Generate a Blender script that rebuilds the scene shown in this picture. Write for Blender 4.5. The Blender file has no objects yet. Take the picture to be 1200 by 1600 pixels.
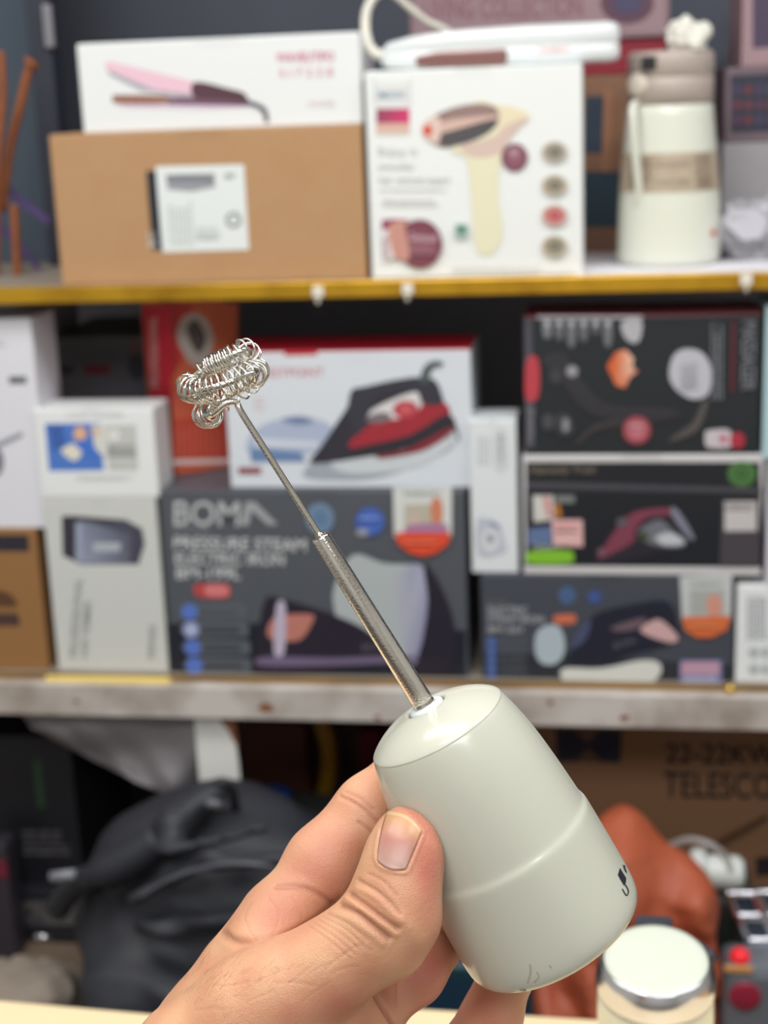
import bpy, bmesh, math, random
import numpy as np
from mathutils import Vector, Matrix, noise
from mathutils.bvhtree import BVHTree

random.seed(7)
C = bpy.context.scene.collection
R = math.radians
scn = bpy.context.scene

# ---------------------------------------------------------------- camera
F = 2400.0                                  # focal length in pixels of the 1200x1600 frame
CAM = Vector((0.0, 0.0, 1.45))
ROT = Matrix.Rotation(R(8.7), 3, 'Z') @ Matrix.Rotation(R(90 - 15.2), 3, 'X') @ Matrix.Rotation(R(-2.2), 3, 'Z')
cd = bpy.data.cameras.new('camera')
cam = bpy.data.objects.new('camera', cd); C.objects.link(cam)
cam.matrix_world = Matrix.Translation(CAM) @ ROT.to_4x4()
cd.sensor_fit = 'VERTICAL'; cd.sensor_height = 36.0; cd.sensor_width = 27.0
cd.lens = 36.0 * F / 1600.0
cd.clip_start = 0.02
cd.dof.use_dof = True
cd.dof.focus_distance = 0.462
cd.dof.aperture_fstop = 13.5
scn.camera = cam

# ---------------------------------------------------------------- world, lights, exposure
w = bpy.data.worlds.new('world'); scn.world = w; w.use_nodes = True
w.node_tree.nodes['Background'].inputs[0].default_value = (0.9, 0.95, 1.0, 1)
w.node_tree.nodes['Background'].inputs[1].default_value = 0.25
def area(name, loc, target, sx, sy, energy, col):
    l = bpy.data.lights.new(name, 'AREA'); l.shape = 'RECTANGLE'; l.size = sx; l.size_y = sy
    l.energy = energy; l.color = col
    o = bpy.data.objects.new(name, l); C.objects.link(o); o.location = loc
    o.rotation_euler = (Vector(target) - Vector(loc)).to_track_quat('-Z', 'Y').to_euler()
    return o
area('ceiling_lamp_left', (-0.75, 0.75, 2.65), (-0.6, 1.1, 1.0), 1.2, 0.2, 16.5, (1.0, 0.99, 0.97))
area('ceiling_lamp_right', (0.75, 0.80, 2.65), (0.6, 1.1, 1.0), 1.2, 0.2, 16.5, (0.97, 0.99, 1.0))
area('ceiling_lamp_above', (-0.35, 0.05, 2.75), (-0.2, 0.5, 1.0), 0.9, 0.16, 9, (1.0, 0.98, 0.95))
area('rear_fill_light', (0.1, -1.3, 2.8), (0.1, -0.9, 0.0), 2.4, 0.8, 48, (0.97, 0.99, 1.0))  # wide unseen fill added behind the camera, lifts the room and reflections
scn.view_settings.view_transform = 'Standard'
scn.view_settings.look = 'None'
scn.view_settings.gamma = 1.0
scn.view_settings.use_curve_mapping = False
scn.view_settings.exposure = 0.0

# ---------------------------------------------------------------- helpers
def ray(px, py):
    return ROT @ Vector(((px - 600) / F, -(py - 800) / F, -1.0))
def PD(px, py, d):                          # point at camera depth d
    return CAM + ray(px, py) * d
def PY(px, py, Y):                          # point on the upright plane y = Y
    r = ray(px, py); return CAM + r * ((Y - CAM.y) / r.y)
def PZ(px, py, Z):                          # point on the level plane z = Z
    r = ray(px, py); return CAM + r * ((Z - CAM.z) / r.z)
def lin(c):
    return tuple(((v / 255) / 12.92 if v / 255 <= 0.04045 else ((v / 255 + 0.055) / 1.055) ** 2.4) for v in c[:3])

def mat(name, rgb, rough=0.5, metal=0.0, spec=0.5, noise_scale=0, noise_amt=0.0, bump=0.0, bump_scale=200, alpha=1.0,
        trans=0.0, coat=0.0, col2=None, aniso=0.0, emis=None, sss=0.0):
    m = bpy.data.materials.new(name); m.use_nodes = True
    nt = m.node_tree; b = nt.nodes['Principled BSDF']
    c = lin(rgb) + (1,)
    b.inputs['Base Color'].default_value = c
    b.inputs['Roughness'].default_value = rough
    b.inputs['Metallic'].default_value = metal
    b.inputs['Specular IOR Level'].default_value = spec
    b.inputs['Alpha'].default_value = alpha
    b.inputs['Transmission Weight'].default_value = trans
    b.inputs['Coat Weight'].default_value = coat
    if sss:
        b.inputs['Subsurface Weight'].default_value = sss
        b.inputs['Subsurface Radius'].default_value = (1.0, 0.6, 0.4)
        b.inputs['Subsurface Scale'].default_value = 0.004
    if emis:
        b.inputs['Emission Color'].default_value = lin(emis[0]) + (1,); b.inputs['Emission Strength'].default_value = emis[1]
    tc = nt.nodes.new('ShaderNodeTexCoord')
    if noise_scale:
        n = nt.nodes.new('ShaderNodeTexNoise'); n.inputs['Scale'].default_value = noise_scale; n.inputs['Detail'].default_value = 4
        nt.links.new(tc.outputs['Object'], n.inputs['Vector'])
        mx = nt.nodes.new('ShaderNodeMix'); mx.data_type = 'RGBA'
        mr = nt.nodes.new('ShaderNodeMapRange'); mr.inputs[1].default_value = 0.4; mr.inputs[2].default_value = 0.7
        mr.inputs[4].default_value = noise_amt
        nt.links.new(n.outputs['Fac'], mr.inputs[0]); nt.links.new(mr.outputs[0], mx.inputs[0])
        mx.inputs[6].default_value = c
        mx.inputs[7].default_value = (lin(col2) if col2 else tuple(v * 0.5 for v in c[:3])) + (1,)
        nt.links.new(mx.outputs[2], b.inputs['Base Color'])
    if bump:
        n2 = nt.nodes.new('ShaderNodeTexNoise'); n2.inputs['Scale'].default_value = bump_scale; n2.inputs['Detail'].default_value = 5
        nt.links.new(tc.outputs['Object'], n2.inputs['Vector'])
        bp = nt.nodes.new('ShaderNodeBump'); bp.inputs['Strength'].default_value = bump; bp.inputs['Distance'].default_value = 0.002
        nt.links.new(n2.outputs['Fac'], bp.inputs['Height']); nt.links.new(bp.outputs[0], b.inputs['Normal'])
    return m

def print_mat(name, rough=0.45):
    m = bpy.data.materials.new(name); m.use_nodes = True
    nt = m.node_tree; b = nt.nodes['Principled BSDF']
    a = nt.nodes.new('ShaderNodeVertexColor'); a.layer_name = 'ink'
    nt.links.new(a.outputs[0], b.inputs['Base Color']); b.inputs['Roughness'].default_value = rough
    return m
INK = print_mat('printed_ink')

def tag(o, label=None, cat=None, group=None, kind=None):
    if label: o['label'] = label
    if cat: o['category'] = cat
    if group: o['group'] = group
    if kind: o['kind'] = kind
    return o
def empty(name, loc, label=None, cat=None, group=None):
    o = bpy.data.objects.new(name, None); C.objects.link(o); o.location = loc; o.empty_display_size = 0.02
    return tag(o, label, cat, group)
def wloc(p):
    v = Vector((0, 0, 0))
    while p is not None: v = v + p.location; p = p.parent
    return v
def mesh(name, verts, faces, m, parent=None, smooth=False, fix=False):
    """verts in world space; the object's origin goes to the base of its bounds"""
    me = bpy.data.meshes.new(name)
    V = np.array([tuple(v) for v in verts], dtype=float)
    org = np.array([(V[:, 0].min() + V[:, 0].max()) / 2, (V[:, 1].min() + V[:, 1].max()) / 2, V[:, 2].min()])
    me.from_pydata((V - org).tolist(), [], [tuple(f) for f in faces]); me.update()
    if fix:
        bm = bmesh.new(); bm.from_mesh(me); bmesh.ops.recalc_face_normals(bm, faces=bm.faces); bm.to_mesh(me); bm.free()
    if smooth: me.polygons.foreach_set('use_smooth', [True] * len(me.polygons))
    if m: me.materials.append(m)
    o = bpy.data.objects.new(name, me); C.objects.link(o)
    if parent: o.parent = parent; o.location = Vector(org) - wloc(parent)
    else: o.location = org
    return o
def bevel(o, wd=0.001, seg=2, ang=30):
    b = o.modifiers.new('bevel', 'BEVEL'); b.width = wd; b.segments = seg; b.limit_method = 'ANGLE'; b.angle_limit = R(ang)
    return o
def boxv(x0, x1, y0, y1, z0, z1):
    v = [(x0, y0, z0), (x1, y0, z0), (x1, y1, z0), (x0, y1, z0), (x0, y0, z1), (x1, y0, z1), (x1, y1, z1), (x0, y1, z1)]
    f = [(0, 3, 2, 1), (4, 5, 6, 7), (0, 1, 5, 4), (1, 2, 6, 5), (2, 3, 7, 6), (3, 0, 4, 7)]
    return v, f
def box(name, x0, x1, y0, y1, z0, z1, m, parent=None, bev=0.0):
    v, f = boxv(x0, x1, y0, y1, z0, z1)
    o = mesh(name, v, f, m, parent)
    if bev: bevel(o, bev)
    return o
def join(parts):
    V, Fc = [], []
    for v, f in parts:
        k = len(V); V += [tuple(p) for p in v]; Fc += [tuple(i + k for i in q) for q in f]
    return V, Fc
def cr(pts, n=8, closed=False):             # Catmull-Rom through points of any dimension
    P = [np.array(p, float) for p in pts]; out = []
    m = len(P); rng = range(m) if closed else range(m - 1)
    for i in rng:
        if closed: a, b, c, d = P[(i - 1) % m], P[i], P[(i + 1) % m], P[(i + 2) % m]
        else: a, b, c, d = P[max(i - 1, 0)], P[i], P[i + 1], P[min(i + 2, m - 1)]
        for k in range(n):
            t = k / n
            out.append(0.5 * ((2 * b) + (-a + c) * t + (2 * a - 5 * b + 4 * c - d) * t * t + (-a + 3 * b - 3 * c + d) * t ** 3))
    if not closed: out.append(P[-1])
    return [tuple(o) for o in out]
def tube(pts, r, sides=8, cap=True, squash=None):
    P = [Vector(p) for p in pts]; n = len(P)
    rr = r if hasattr(r, '__len__') else [r] * n
    V, Fc = [], []
    T0 = (P[1] - P[0]).normalized()
    N = T0.orthogonal().normalized(); prev = T0
    for i in range(n):
        T = (P[min(i + 1, n - 1)] - P[max(i - 1, 0)]).normalized()
        q = prev.rotation_difference(T); N = (q @ N); N = (N - T * N.dot(T)).normalized(); prev = T
        B = T.cross(N)
        for k in range(sides):
            a = 2 * math.pi * k / sides
            V.append(P[i] + (N * math.cos(a) + B * math.sin(a)) * rr[i])
    for i in range(n - 1):
        for k in range(sides):
            a = i * sides + k; b = i * sides + (k + 1) % sides
            Fc.append((a, b, b + sides, a + sides))
    if cap:
        Fc.append(tuple(range(sides - 1, -1, -1))); Fc.append(tuple((n - 1) * sides + k for k in range(sides)))
    return V, Fc
def lathe(org, axis, prof, sides=64, ref=None):
    """prof: (s, r) along axis from org"""
    ax = Vector(axis).normalized(); u = (Vector(ref) if ref else ax.orthogonal()); u = (u - ax * u.dot(ax)).normalized(); v = ax.cross(u)
    V, Fc = [], []; idx = []
    for s, r in prof:
        if r < 1e-7: idx.append([len(V)]); V.append(Vector(org) + ax * s)
        else:
            idx.append(list(range(len(V), len(V) + sides)))
            for k in range(sides):
                a = 2 * math.pi * k / sides
                V.append(Vector(org) + ax * s + (u * math.cos(a) + v * math.sin(a)) * r)
    for a, b in zip(idx, idx[1:]):
        for k in range(sides):
            k2 = (k + 1) % sides
            if len(a) == 1 and len(b) == 1: continue
            if len(a) == 1: Fc.append((a[0], b[k2], b[k]))
            elif len(b) == 1: Fc.append((a[k], a[k2], b[0]))
            else: Fc.append((a[k], a[k2], b[k2], b[k]))
    return V, Fc

# ---- flat print: polygons and lettering lying on one face of a thing
_txt = {}
def text_tris(s):
    if s in _txt: return _txt[s]
    cu = bpy.data.curves.new('t', 'FONT'); cu.body = s; cu.size = 1.0; cu.resolution_u = 3; cu.offset = 0.012
    o = bpy.data.objects.new('t', cu); C.objects.link(o)
    bpy.context.view_layer.update()
    me = bpy.data.meshes.new_from_object(o.evaluated_get(bpy.context.evaluated_depsgraph_get()))
    v = [(p.co.x, p.co.y) for p in me.vertices]; f = [tuple(p.vertices) for p in me.polygons]
    bpy.data.objects.remove(o); bpy.data.curves.remove(cu); bpy.data.meshes.remove(me)
    _txt[s] = (v, f); return v, f
class Print:
    def __init__(s, p0, n):                 # plane through p0 with outward normal n
        s.p0 = Vector(p0); s.n = Vector(n).normalized(); s.V = []; s.F = []; s.K = []; s.layer = 1; s.base = None
    def pt(s, px, py):
        r = ray(px, py); p0 = s.p0 + s.n * (0.00025 * s.layer)
        return CAM + r * ((p0 - CAM).dot(s.n) / r.dot(s.n))
    def add(s, pts, faces, cols):
        k = len(s.V); s.V += [s.pt(*p) for p in pts]; s.F += [tuple(i + k for i in f) for f in faces]; s.K += cols
        s.layer += 0.35
    def poly(s, pts, col, smooth=0):
        if smooth:
            if not isinstance(col, list): pts = cr(pts, smooth, True)
        cols = [lin(c) for c in col] if isinstance(col, list) else [lin(col)] * len(pts)
        s.add(pts, [tuple(range(len(pts)))], cols)
    def rect(s, x0, y0, x1, y1, col, sk=0.0, sl=-0.01):     # sk: lean of the sides, sl: slope of the level edges
        h = y1 - y0; wd = x1 - x0
        s.poly([(x0, y0), (x1, y0 + wd * sl), (x1 + sk * h, y1 + wd * sl), (x0 + sk * h, y1)], col)
    def ell(s, cx, cy, rx, ry, col, col2=None, rot=0, n=28):
        c, q = math.cos(R(rot)), math.sin(R(rot)); pts = [(cx, cy)]
        for k in range(n):
            a = 2 * math.pi * k / n; x, y = rx * math.cos(a), ry * math.sin(a); pts.append((cx + x * c - y * q, cy + x * q + y * c))
        s.add(pts, [(0, 1 + k, 1 + (k + 1) % n) for k in range(n)], [lin(col2 or col)] + [lin(col)] * n)
    def text(s, t, x, y, wd, h, col, rot=0, sk=0.0):   # x, y = left end of the baseline; wd, h in pixels
        v, f = text_tris(t); mx = max(p[0] for p in v); hh = max(p[1] for p in v)
        c, q = math.cos(R(rot)), math.sin(R(rot)); pts = []
        for a, b in v:
            u = a / mx * wd + sk * b / hh * h; k = -b / hh * h
            pts.append((x + u * c - k * q, y + u * q + k * c))
        s.add(pts, f, [lin(col)] * len(v))
    def lines(s, x0, y0, x1, y1, n, col, th=0.5, sk=0.0, rag=0.15):      # n rows of small unreadable print
        st = (y1 - y0) / n
        for i in range(n):
            xe = x1 - (x1 - x0) * random.random() * rag; x = x0
            s.layer -= 0.35 if i else 0
            while x < xe:
                wd = min(random.uniform(1.5, 6) * st * 0.5, xe - x)
                yy = y0 + i * st; o = sk * (yy - y0)
                k = len(s.V)
                s.V += [s.pt(x + o, yy), s.pt(x + wd + o, yy), s.pt(x + wd + o, yy + st * th), s.pt(x + o, yy + st * th)]
                s.F.append((k, k + 1, k + 2, k + 3)); s.K += [lin(col)] * 4
                x += wd + st * 0.3
        s.layer += 0.35
    def vlines(s, x0, y0, x1, y1, n, col, th=0.5, sk=0.0, rag=0.2):
        st = (x1 - x0) / n
        for i in range(n):
            ye = y0 + (y1 - y0) * random.random() * rag; y = y1
            while y > ye:
                wd = min(random.uniform(1.5, 5) * st * 0.5, y - ye); k = len(s.V); xx = x0 + i * st
                o1 = sk * (y - y0); o2 = sk * (y - wd - y0)
                s.V += [s.pt(xx + o1, y), s.pt(xx + st * th + o1, y), s.pt(xx + st * th + o2, y - wd), s.pt(xx + o2, y - wd)]
                s.F.append((k, k + 1, k + 2, k + 3)); s.K += [lin(col)] * 4
                y -= wd + st * 0.3
        s.layer += 0.35
    def build(s, name, parent, label=None, m=None):
        if s.base and not label:
            k = len(s.V); s.V += s.base[0]; s.F.append((k, k + 1, k + 2, k + 3)); s.K += [s.base[1]] * 4
        o = mesh(name, s.V, s.F, m or INK, parent)
        ca = o.data.color_attributes.new('ink', 'FLOAT_COLOR', 'POINT')
        ca.data.foreach_set('color', [c for k in s.K for c in (k[0], k[1], k[2], 1.0)])
        nrm = s.n
        bm = bmesh.new(); bm.from_mesh(o.data); bm.normal_update()
        for f in bm.faces:
            if f.normal.dot(nrm) < 0: f.normal_flip()
        bm.to_mesh(o.data); bm.free()
        return tag(o, label)

def carton(name, label, cat, pl, pr, pt, pm, Y, zb, depth, m, bev=0.0012, zt=None, flap=True, group=None, fm=None):
    """a carton whose front lies on y = Y; pl, pr = left/right pixel at row pm, pt = pixel row of the top edge"""
    x0 = PY(pl, pm, Y).x; x1 = PY(pr, pm, Y).x
    z1 = PY((pl + pr) / 2, pt, Y).z if zt is None else zt
    o = box(name, x0, x1, Y, Y + depth, zb, z1, m, bev=bev); tag(o, label, cat, group)
    if flap:                                # the tucked lid: a thin sheet with its front lip turned down
        t = 0.0007; e = 0.002
        v, f = join([boxv(x0 + e, x1 - e, Y + e, Y + depth - 0.004, z1, z1 + t),
                     boxv(x0 + (x1 - x0) * 0.42, x0 + (x1 - x0) * 0.58, Y - 0.0004, Y + 0.0004, z1 - 0.006, z1 + t)])
        mesh('lid_flap', v, f, fm or m, o)
    P = Print((x0, Y, zb), (0, -1, 0)); i_ = 0.0015; bc_ = tuple(m.node_tree.nodes['Principled BSDF'].inputs['Base Color'].default_value)[:3]
    if m.name != 'kraft_board':
        P.base = ([Vector((x0 + i_, Y - 0.0001, zb + i_)), Vector((x1 - i_, Y - 0.0001, zb + i_)), Vector((x1 - i_, Y - 0.0001, z1 - i_)), Vector((x0 + i_, Y - 0.0001, z1 - i_))], bc_)
    return o, x0, x1, z1, P

# ---- implicit surfaces -> one continuous mesh
def smin(a, b, k):
    h = np.maximum(k - np.abs(a - b), 0) / k
    return np.minimum(a, b) - h * h * k * 0.25
class Field:
    def __init__(s, lo, hi, h):
        s.lo = np.array(lo, float); s.h = h; s.n = np.ceil((np.array(hi) - s.lo) / h).astype(int) + 1
        s.f = np.full(tuple(s.n), 0.05, dtype=np.float32)
    def block(s, lo, hi):
        a = np.clip(((np.array(lo) - s.lo) / s.h).astype(int) - 1, 0, s.n - 1); b = np.clip(((np.array(hi) - s.lo) / s.h).astype(int) + 2, 1, s.n)
        sl = tuple(slice(i, j) for i, j in zip(a, b))
        g = [((np.arange(i, j) * s.h) + l).astype(np.float32) for i, j, l in zip(a, b, s.lo)]
        return sl, g[0][:, None, None], g[1][None, :, None], g[2][None, None, :]
    def cone(s, p0, r0, p1, r1, k=0.004, flat=None):
        p0 = np.array(p0, float); p1 = np.array(p1, float); m = max(r0, r1) + k + 3 * s.h
        sl, X, Y, Z = s.block(np.minimum(p0, p1) - m, np.maximum(p0, p1) + m)
        d = p1 - p0; L = max(float(d @ d), 1e-12)
        t = np.clip(((X - p0[0]) * d[0] + (Y - p0[1]) * d[1] + (Z - p0[2]) * d[2]) / L, 0, 1)
        dist = np.sqrt((X - p0[0] - t * d[0]) ** 2 + (Y - p0[1] - t * d[1]) ** 2 + (Z - p0[2] - t * d[2]) ** 2) - (r0 + (r1 - r0) * t)
        s.f[sl] = smin(s.f[sl], dist, k)
    def ellipsoid(s, c, r, k=0.004, rot=None):
        c = np.array(c, float); r = np.array(r, float); m = r.max() + k + 3 * s.h
        sl, X, Y, Z = s.block(c - m, c + m); x, y, z = X - c[0], Y - c[1], Z - c[2]
        if rot is not None:
            M = np.array(rot.transposed()); x, y, z = (M[i, 0] * x + M[i, 1] * y + M[i, 2] * z for i in range(3))
        q = np.sqrt((x / r[0]) ** 2 + (y / r[1]) ** 2 + (z / r[2]) ** 2)
        s.f[sl] = smin(s.f[sl], ((q - 1) * r.min()).astype(np.float32), k)
    def rbox(s, c, hf, rd, k=0.004, rot=None):
        c = np.array(c, float); m = np.linalg.norm(hf) + rd + k + 3 * s.h
        sl, X, Y, Z = s.block(c - m, c + m); x, y, z = X - c[0], Y - c[1], Z - c[2]
        if rot is not None:
            M = np.array(rot.transposed()); x, y, z = (M[i, 0] * x + M[i, 1] * y + M[i, 2] * z for i in range(3))
        qx, qy, qz = np.abs(x) - hf[0] + rd, np.abs(y) - hf[1] + rd, np.abs(z) - hf[2] + rd
        d = np.sqrt(np.maximum(qx, 0) ** 2 + np.maximum(qy, 0) ** 2 + np.maximum(qz, 0) ** 2) + np.minimum(np.maximum(np.maximum(qx, qy), qz), 0) - rd
        s.f[sl] = smin(s.f[sl], d.astype(np.float32), k)
    def mesh(s):
        f = s.f; n = f.shape; ins = f < 0
        cnt = np.zeros((n[0] - 1, n[1] - 1, n[2] - 1), np.int8)
        sh = lambda a, i, j, k: a[i:n[0] - 1 + i, j:n[1] - 1 + j, k:n[2] - 1 + k]
        for i in (0, 1):
            for j in (0, 1):
                for k in (0, 1): cnt += sh(ins, i, j, k)
        cells = np.argwhere((cnt > 0) & (cnt < 8)); idx = np.full(cnt.shape, -1, np.int32)
        idx[tuple(cells.T)] = np.arange(len(cells))
        acc = np.zeros((len(cells), 3)); num = np.zeros(len(cells))
        cs = [(i, j, k) for i in (0, 1) for j in (0, 1) for k in (0, 1)]
        for a in cs:
            for ax in range(3):
                if a[ax] == 1: continue
                b = list(a); b[ax] = 1
                fa = f[tuple((cells + a).T)]; fb = f[tuple((cells + b).T)]
                m = (fa < 0) != (fb < 0); t = np.where(m, fa / np.where(m, fa - fb, 1), 0)
                p = np.repeat(np.array(a, float)[None], len(cells), 0); p[:, ax] = t
                acc[m] += p[m]; num[m] += 1
        V = (cells + acc / num[:, None]) * s.h + s.lo
        Fs = []
        for ax in range(3):
            o = [0, 0, 0]; o[ax] = 1
            A = ins[:n[0] - o[0], :n[1] - o[1], :n[2] - o[2]]; B = ins[o[0]:, o[1]:, o[2]:]
            e = np.argwhere(A != B); u, v = [(1, 2), (2, 0), (0, 1)][ax]
            ok = (e[:, u] > 0) & (e[:, v] > 0) & (e[:, u] < n[u] - 1) & (e[:, v] < n[v] - 1); e = e[ok]
            q = []
            for du, dv in ((0, 0), (-1, 0), (-1, -1), (0, -1)):
                c = e.copy(); c[:, u] += du; c[:, v] += dv; q.append(idx[tuple(c.T)])
            q = np.stack(q, 1); flip = ~A[tuple(e.T)]
            q[flip] = q[flip][:, ::-1]; Fs.append(q)
        return V, np.concatenate(Fs)

def fbm(p, sc, oct=3):
    return noise.fractal(Vector(p) * sc, 1.0, 2.0, oct)

# ================================================================ THE ROOM
D = 1.62                                    # front plane of the shelves
WALL_Y = 2.14
Z1 = PY(600, 437, D).z                      # top board surface
Z2 = PY(600, 1062, D).z                     # lower board surface
M_wall = mat('dark_slate_paint', (74, 78, 90), 0.75, noise_scale=6, noise_amt=0.3, col2=(60, 64, 76))
M_side = mat('pale_shop_paint', (218, 216, 210), 0.8, noise_scale=4, noise_amt=0.3, col2=(200, 198, 190))
M_floor = mat('worn_floor', (96, 88, 80), 0.6, noise_scale=9, noise_amt=0.5)
for nm, b in (('wall_back', (-2.0, 2.2, WALL_Y, WALL_Y + 0.1, 0, 2.9)), ('wall_left', (-2.1, -2.0, -2.5, WALL_Y, 0, 2.9)),
              ('wall_right', (2.2, 2.3, -2.5, WALL_Y, 0, 2.9)), ('wall_rear', (-2.1, 2.3, -2.6, -2.5, 0, 2.9)),
              ('floor', (-2.1, 2.3, -2.6, WALL_Y + 0.1, -0.05, 0)), ('ceiling', (-2.1, 2.3, -2.6, WALL_Y + 0.1, 2.9, 2.95))):
    tag(box(nm, *b, M_wall if nm == 'wall_back' else M_floor if nm == 'floor' else M_side), kind='structure')

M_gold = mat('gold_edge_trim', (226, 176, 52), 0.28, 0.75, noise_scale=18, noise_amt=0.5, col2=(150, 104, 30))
M_board = mat('shelf_board', (150, 140, 128), 0.6, noise_scale=12, noise_amt=0.3)
M_beam = mat('chipped_white_paint', (202, 196, 190), 0.5, noise_scale=16, noise_amt=0.75, col2=(140, 124, 112), bump=0.2, bump_scale=60)
M_rust = mat('rust', (138, 84, 54), 0.85, noise_scale=60, noise_amt=0.6, col2=(90, 50, 30))
M_navy = mat('dark_navy_panel', (44, 48, 62), 0.55)
M_paper = mat('shelf_liner_paper', (232, 230, 236), 0.7)

zg = PY(600, 464, D).z
rack = empty('wall_shelf', (0.1, D, zg), 'upper shelf board with a bright gold front edge', 'shelf')
box('shelf_board', -1.3, 1.4, D + 0.004, WALL_Y, Z1 - 0.016, Z1, M_board, rack)
o = box('edge_strip', -1.3, 1.4, D - 0.004, D + 0.004, zg, Z1, M_gold, rack, 0.0015); tag(o, 'bright gold edge strip')
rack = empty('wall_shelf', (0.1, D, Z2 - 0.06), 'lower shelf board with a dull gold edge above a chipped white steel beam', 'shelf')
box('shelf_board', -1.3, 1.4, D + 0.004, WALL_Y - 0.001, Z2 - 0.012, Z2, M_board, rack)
o = box('edge_strip', -1.3, 1.4, D - 0.004, D + 0.004, PY(600, 1078, D).z, Z2, mat('dull_shaded_gold', (150, 112, 48), 0.45, 0.6, noise_scale=14, noise_amt=0.6, col2=(96, 70, 34)), rack, 0.0015); tag(o, 'dull gold edge strip, shade put into its colour')  # dull gold darkened further, the strip's shade put into its colour
zb0 = PY(600, 1079, D - 0.02).z; zb1 = PY(600, 1129, D - 0.02).z
v, f = join([boxv(-1.3, 1.4, D - 0.02, D - 0.016, zb1, zb0), boxv(-1.3, 1.4, D - 0.016, D + 0.03, zb0 - 0.004, zb0)])
beam = bevel(mesh('beam', v, f, M_beam, rack), 0.0012)
for px, py, a, b in ((415, 1106, 14, 9), (590, 1122, 7, 4), (975, 1122, 8, 6), (120, 1096, 6, 3), (860, 1098, 5, 4)):   # rust blooms on the paint
    c = PY(px, py, D - 0.0202); pts = []
    for k in range(14):
        t = 2 * math.pi * k / 14; q = 0.0007 * (0.75 + 0.5 * random.random())
        pts.append((c.x + a * q * math.cos(t), c.y, c.z + b * q * math.sin(t)))
    mesh('rust_spot', pts, [tuple(range(14))], M_rust, beam)
# upright angle post with a torn rusty edge
xa, xb = PY(303, 1180, D).x, PY(370, 1180, D).x
post = []
pl = [(303, 1118), (362, 1120), (366, 1150), (372, 1190), (378, 1250), (374, 1300), (318, 1300)]
fr = [PY(x, y, D - 0.004) for x, y in pl]; bk = [p + Vector((0, 0.004, 0)) for p in fr]; n = len(fr)
v = fr + bk; f = [tuple(range(n))[::-1], tuple(range(n, 2 * n))] + [(i, (i + 1) % n, (i + 1) % n + n, i + n) for i in range(n)]
post = mesh('angle_post', v, f, mat('white_post_paint', (226, 226, 222), 0.5, noise_scale=14, noise_amt=0.2, col2=(180, 170, 160)), rack, fix=True); tag(post, 'white angle post below the beam')
pp = [(342, 1119), (366, 1119), (372, 1165), (366, 1160), (356, 1140), (345, 1128)]
mesh('rust_patch', [PY(x, y, D - 0.0045) for x, y in pp], [tuple(range(6))], M_rust, post)
# dark upright at the top left with a pale bracket plate
up = PY(76, 220, D + 0.22)
upr = tag(box('shelf_upright', up.x - 0.014, up.x + 0.014, D + 0.22, D + 0.25, Z1, 2.3, M_navy, None, 0.001), 'dark upright post with a pale bracket plate, behind the brown box on the top shelf', 'post')
a, b = PY(66, 8, D + 0.215), PY(86, 74, D + 0.215)
box('bracket_plate', a.x, b.x, D + 0.212, D + 0.22, b.z, a.z, mat('bracket_grey', (150, 148, 156), 0.4, 0.5), upr, 0.001)
# navy divider at the far left, liner paper on the right part of the board
a = PY(-60, 200, D + 0.26); b = PY(78, 200, D + 0.26)
tag(box('divider_panel', a.x - 0.3, up.x - 0.016, D + 0.26, D + 0.268, Z1, 2.3, mat('teal_navy_panel', (66, 78, 92), 0.35), None, 0.001), 'dark blue panel behind the orange cords, in the upper left corner', 'panel')
a = PY(900, 430, D + 0.01)
tag(box('shelf_paper', a.x, 1.0, D + 0.006, D + 0.34, Z1, Z1 + 0.0006, M_paper), 'white lining paper under the thermos on the top shelf', 'paper')
Zp = Z1 + 0.0006

tag(box('gap_lift_board', -1.3, 1.4, WALL_Y - 0.012, WALL_Y - 0.002, Z2 + 0.001, zg - 0.004, mat('gap_lift_grey', (140, 140, 152), 0.8)), 'grey board added to lighten the dark gap above the cartons of the lower shelf', 'board')  # board added over the wall, its paler colour lifts the black gap
tag(box('gap_lift_board', -1.3, 1.4, WALL_Y - 0.012, WALL_Y - 0.002, 0.42, zb1 - 0.01, mat('gap_lift_brown', (120, 104, 98), 0.8)), 'brown board added to lighten the dark space below the lower shelf', 'board')  # second added board, lightens the dark space under the shelf

# small clips hooked on the gold edge
M_clip = mat('milky_plastic', (226, 222, 210), 0.35)
def clip(px, py, label):
    c = PY(px, py, D - 0.007)
    e = empty('shelf_clip', (c.x, D - 0.004, c.z - 0.01), label, 'clip', 'milky clips hooked on the top gold edge')
    box('clip_body', c.x - 0.006, c.x + 0.006, D - 0.009, D - 0.0042, c.z - 0.004, c.z + 0.008, M_clip, e, 0.0012)
    v, f = tube(cr([(c.x, D - 0.006, c.z - 0.007), (c.x, D - 0.009, c.z - 0.009), (c.x, D - 0.013, c.z - 0.009), (c.x, D - 0.015, c.z - 0.005)], 5), 0.0018, 8)
    mesh('hook', v, f, M_clip, e, True)
clip(497, 459, 'small milky clip on the gold edge under the brown carton')
clip(637, 455, 'small milky clip on the gold edge under the white epilator carton')
clip(1166, 440, 'small milky clip on the gold edge right of the thermos')

# ================================================================ TOP SHELF
M_kraft = mat('kraft_board', (180, 141, 102), 0.75, noise_scale=35, noise_amt=0.25, col2=(170, 126, 84))
M_white = mat('white_carton', (230, 233, 234), 0.4)
M_cream = mat('ivory_carton', (234, 237, 236), 0.4)
M_grey = mat('grey_carton', (206, 208, 205), 0.45)
M_black = mat('black_carton', (28, 32, 40), 0.35)
M_slate = mat('slate_carton', (82, 86, 94), 0.4)
M_kraftdark = mat('kraft_in_shade', (150, 108, 66), 0.75, noise_scale=35, noise_amt=0.25)

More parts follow.
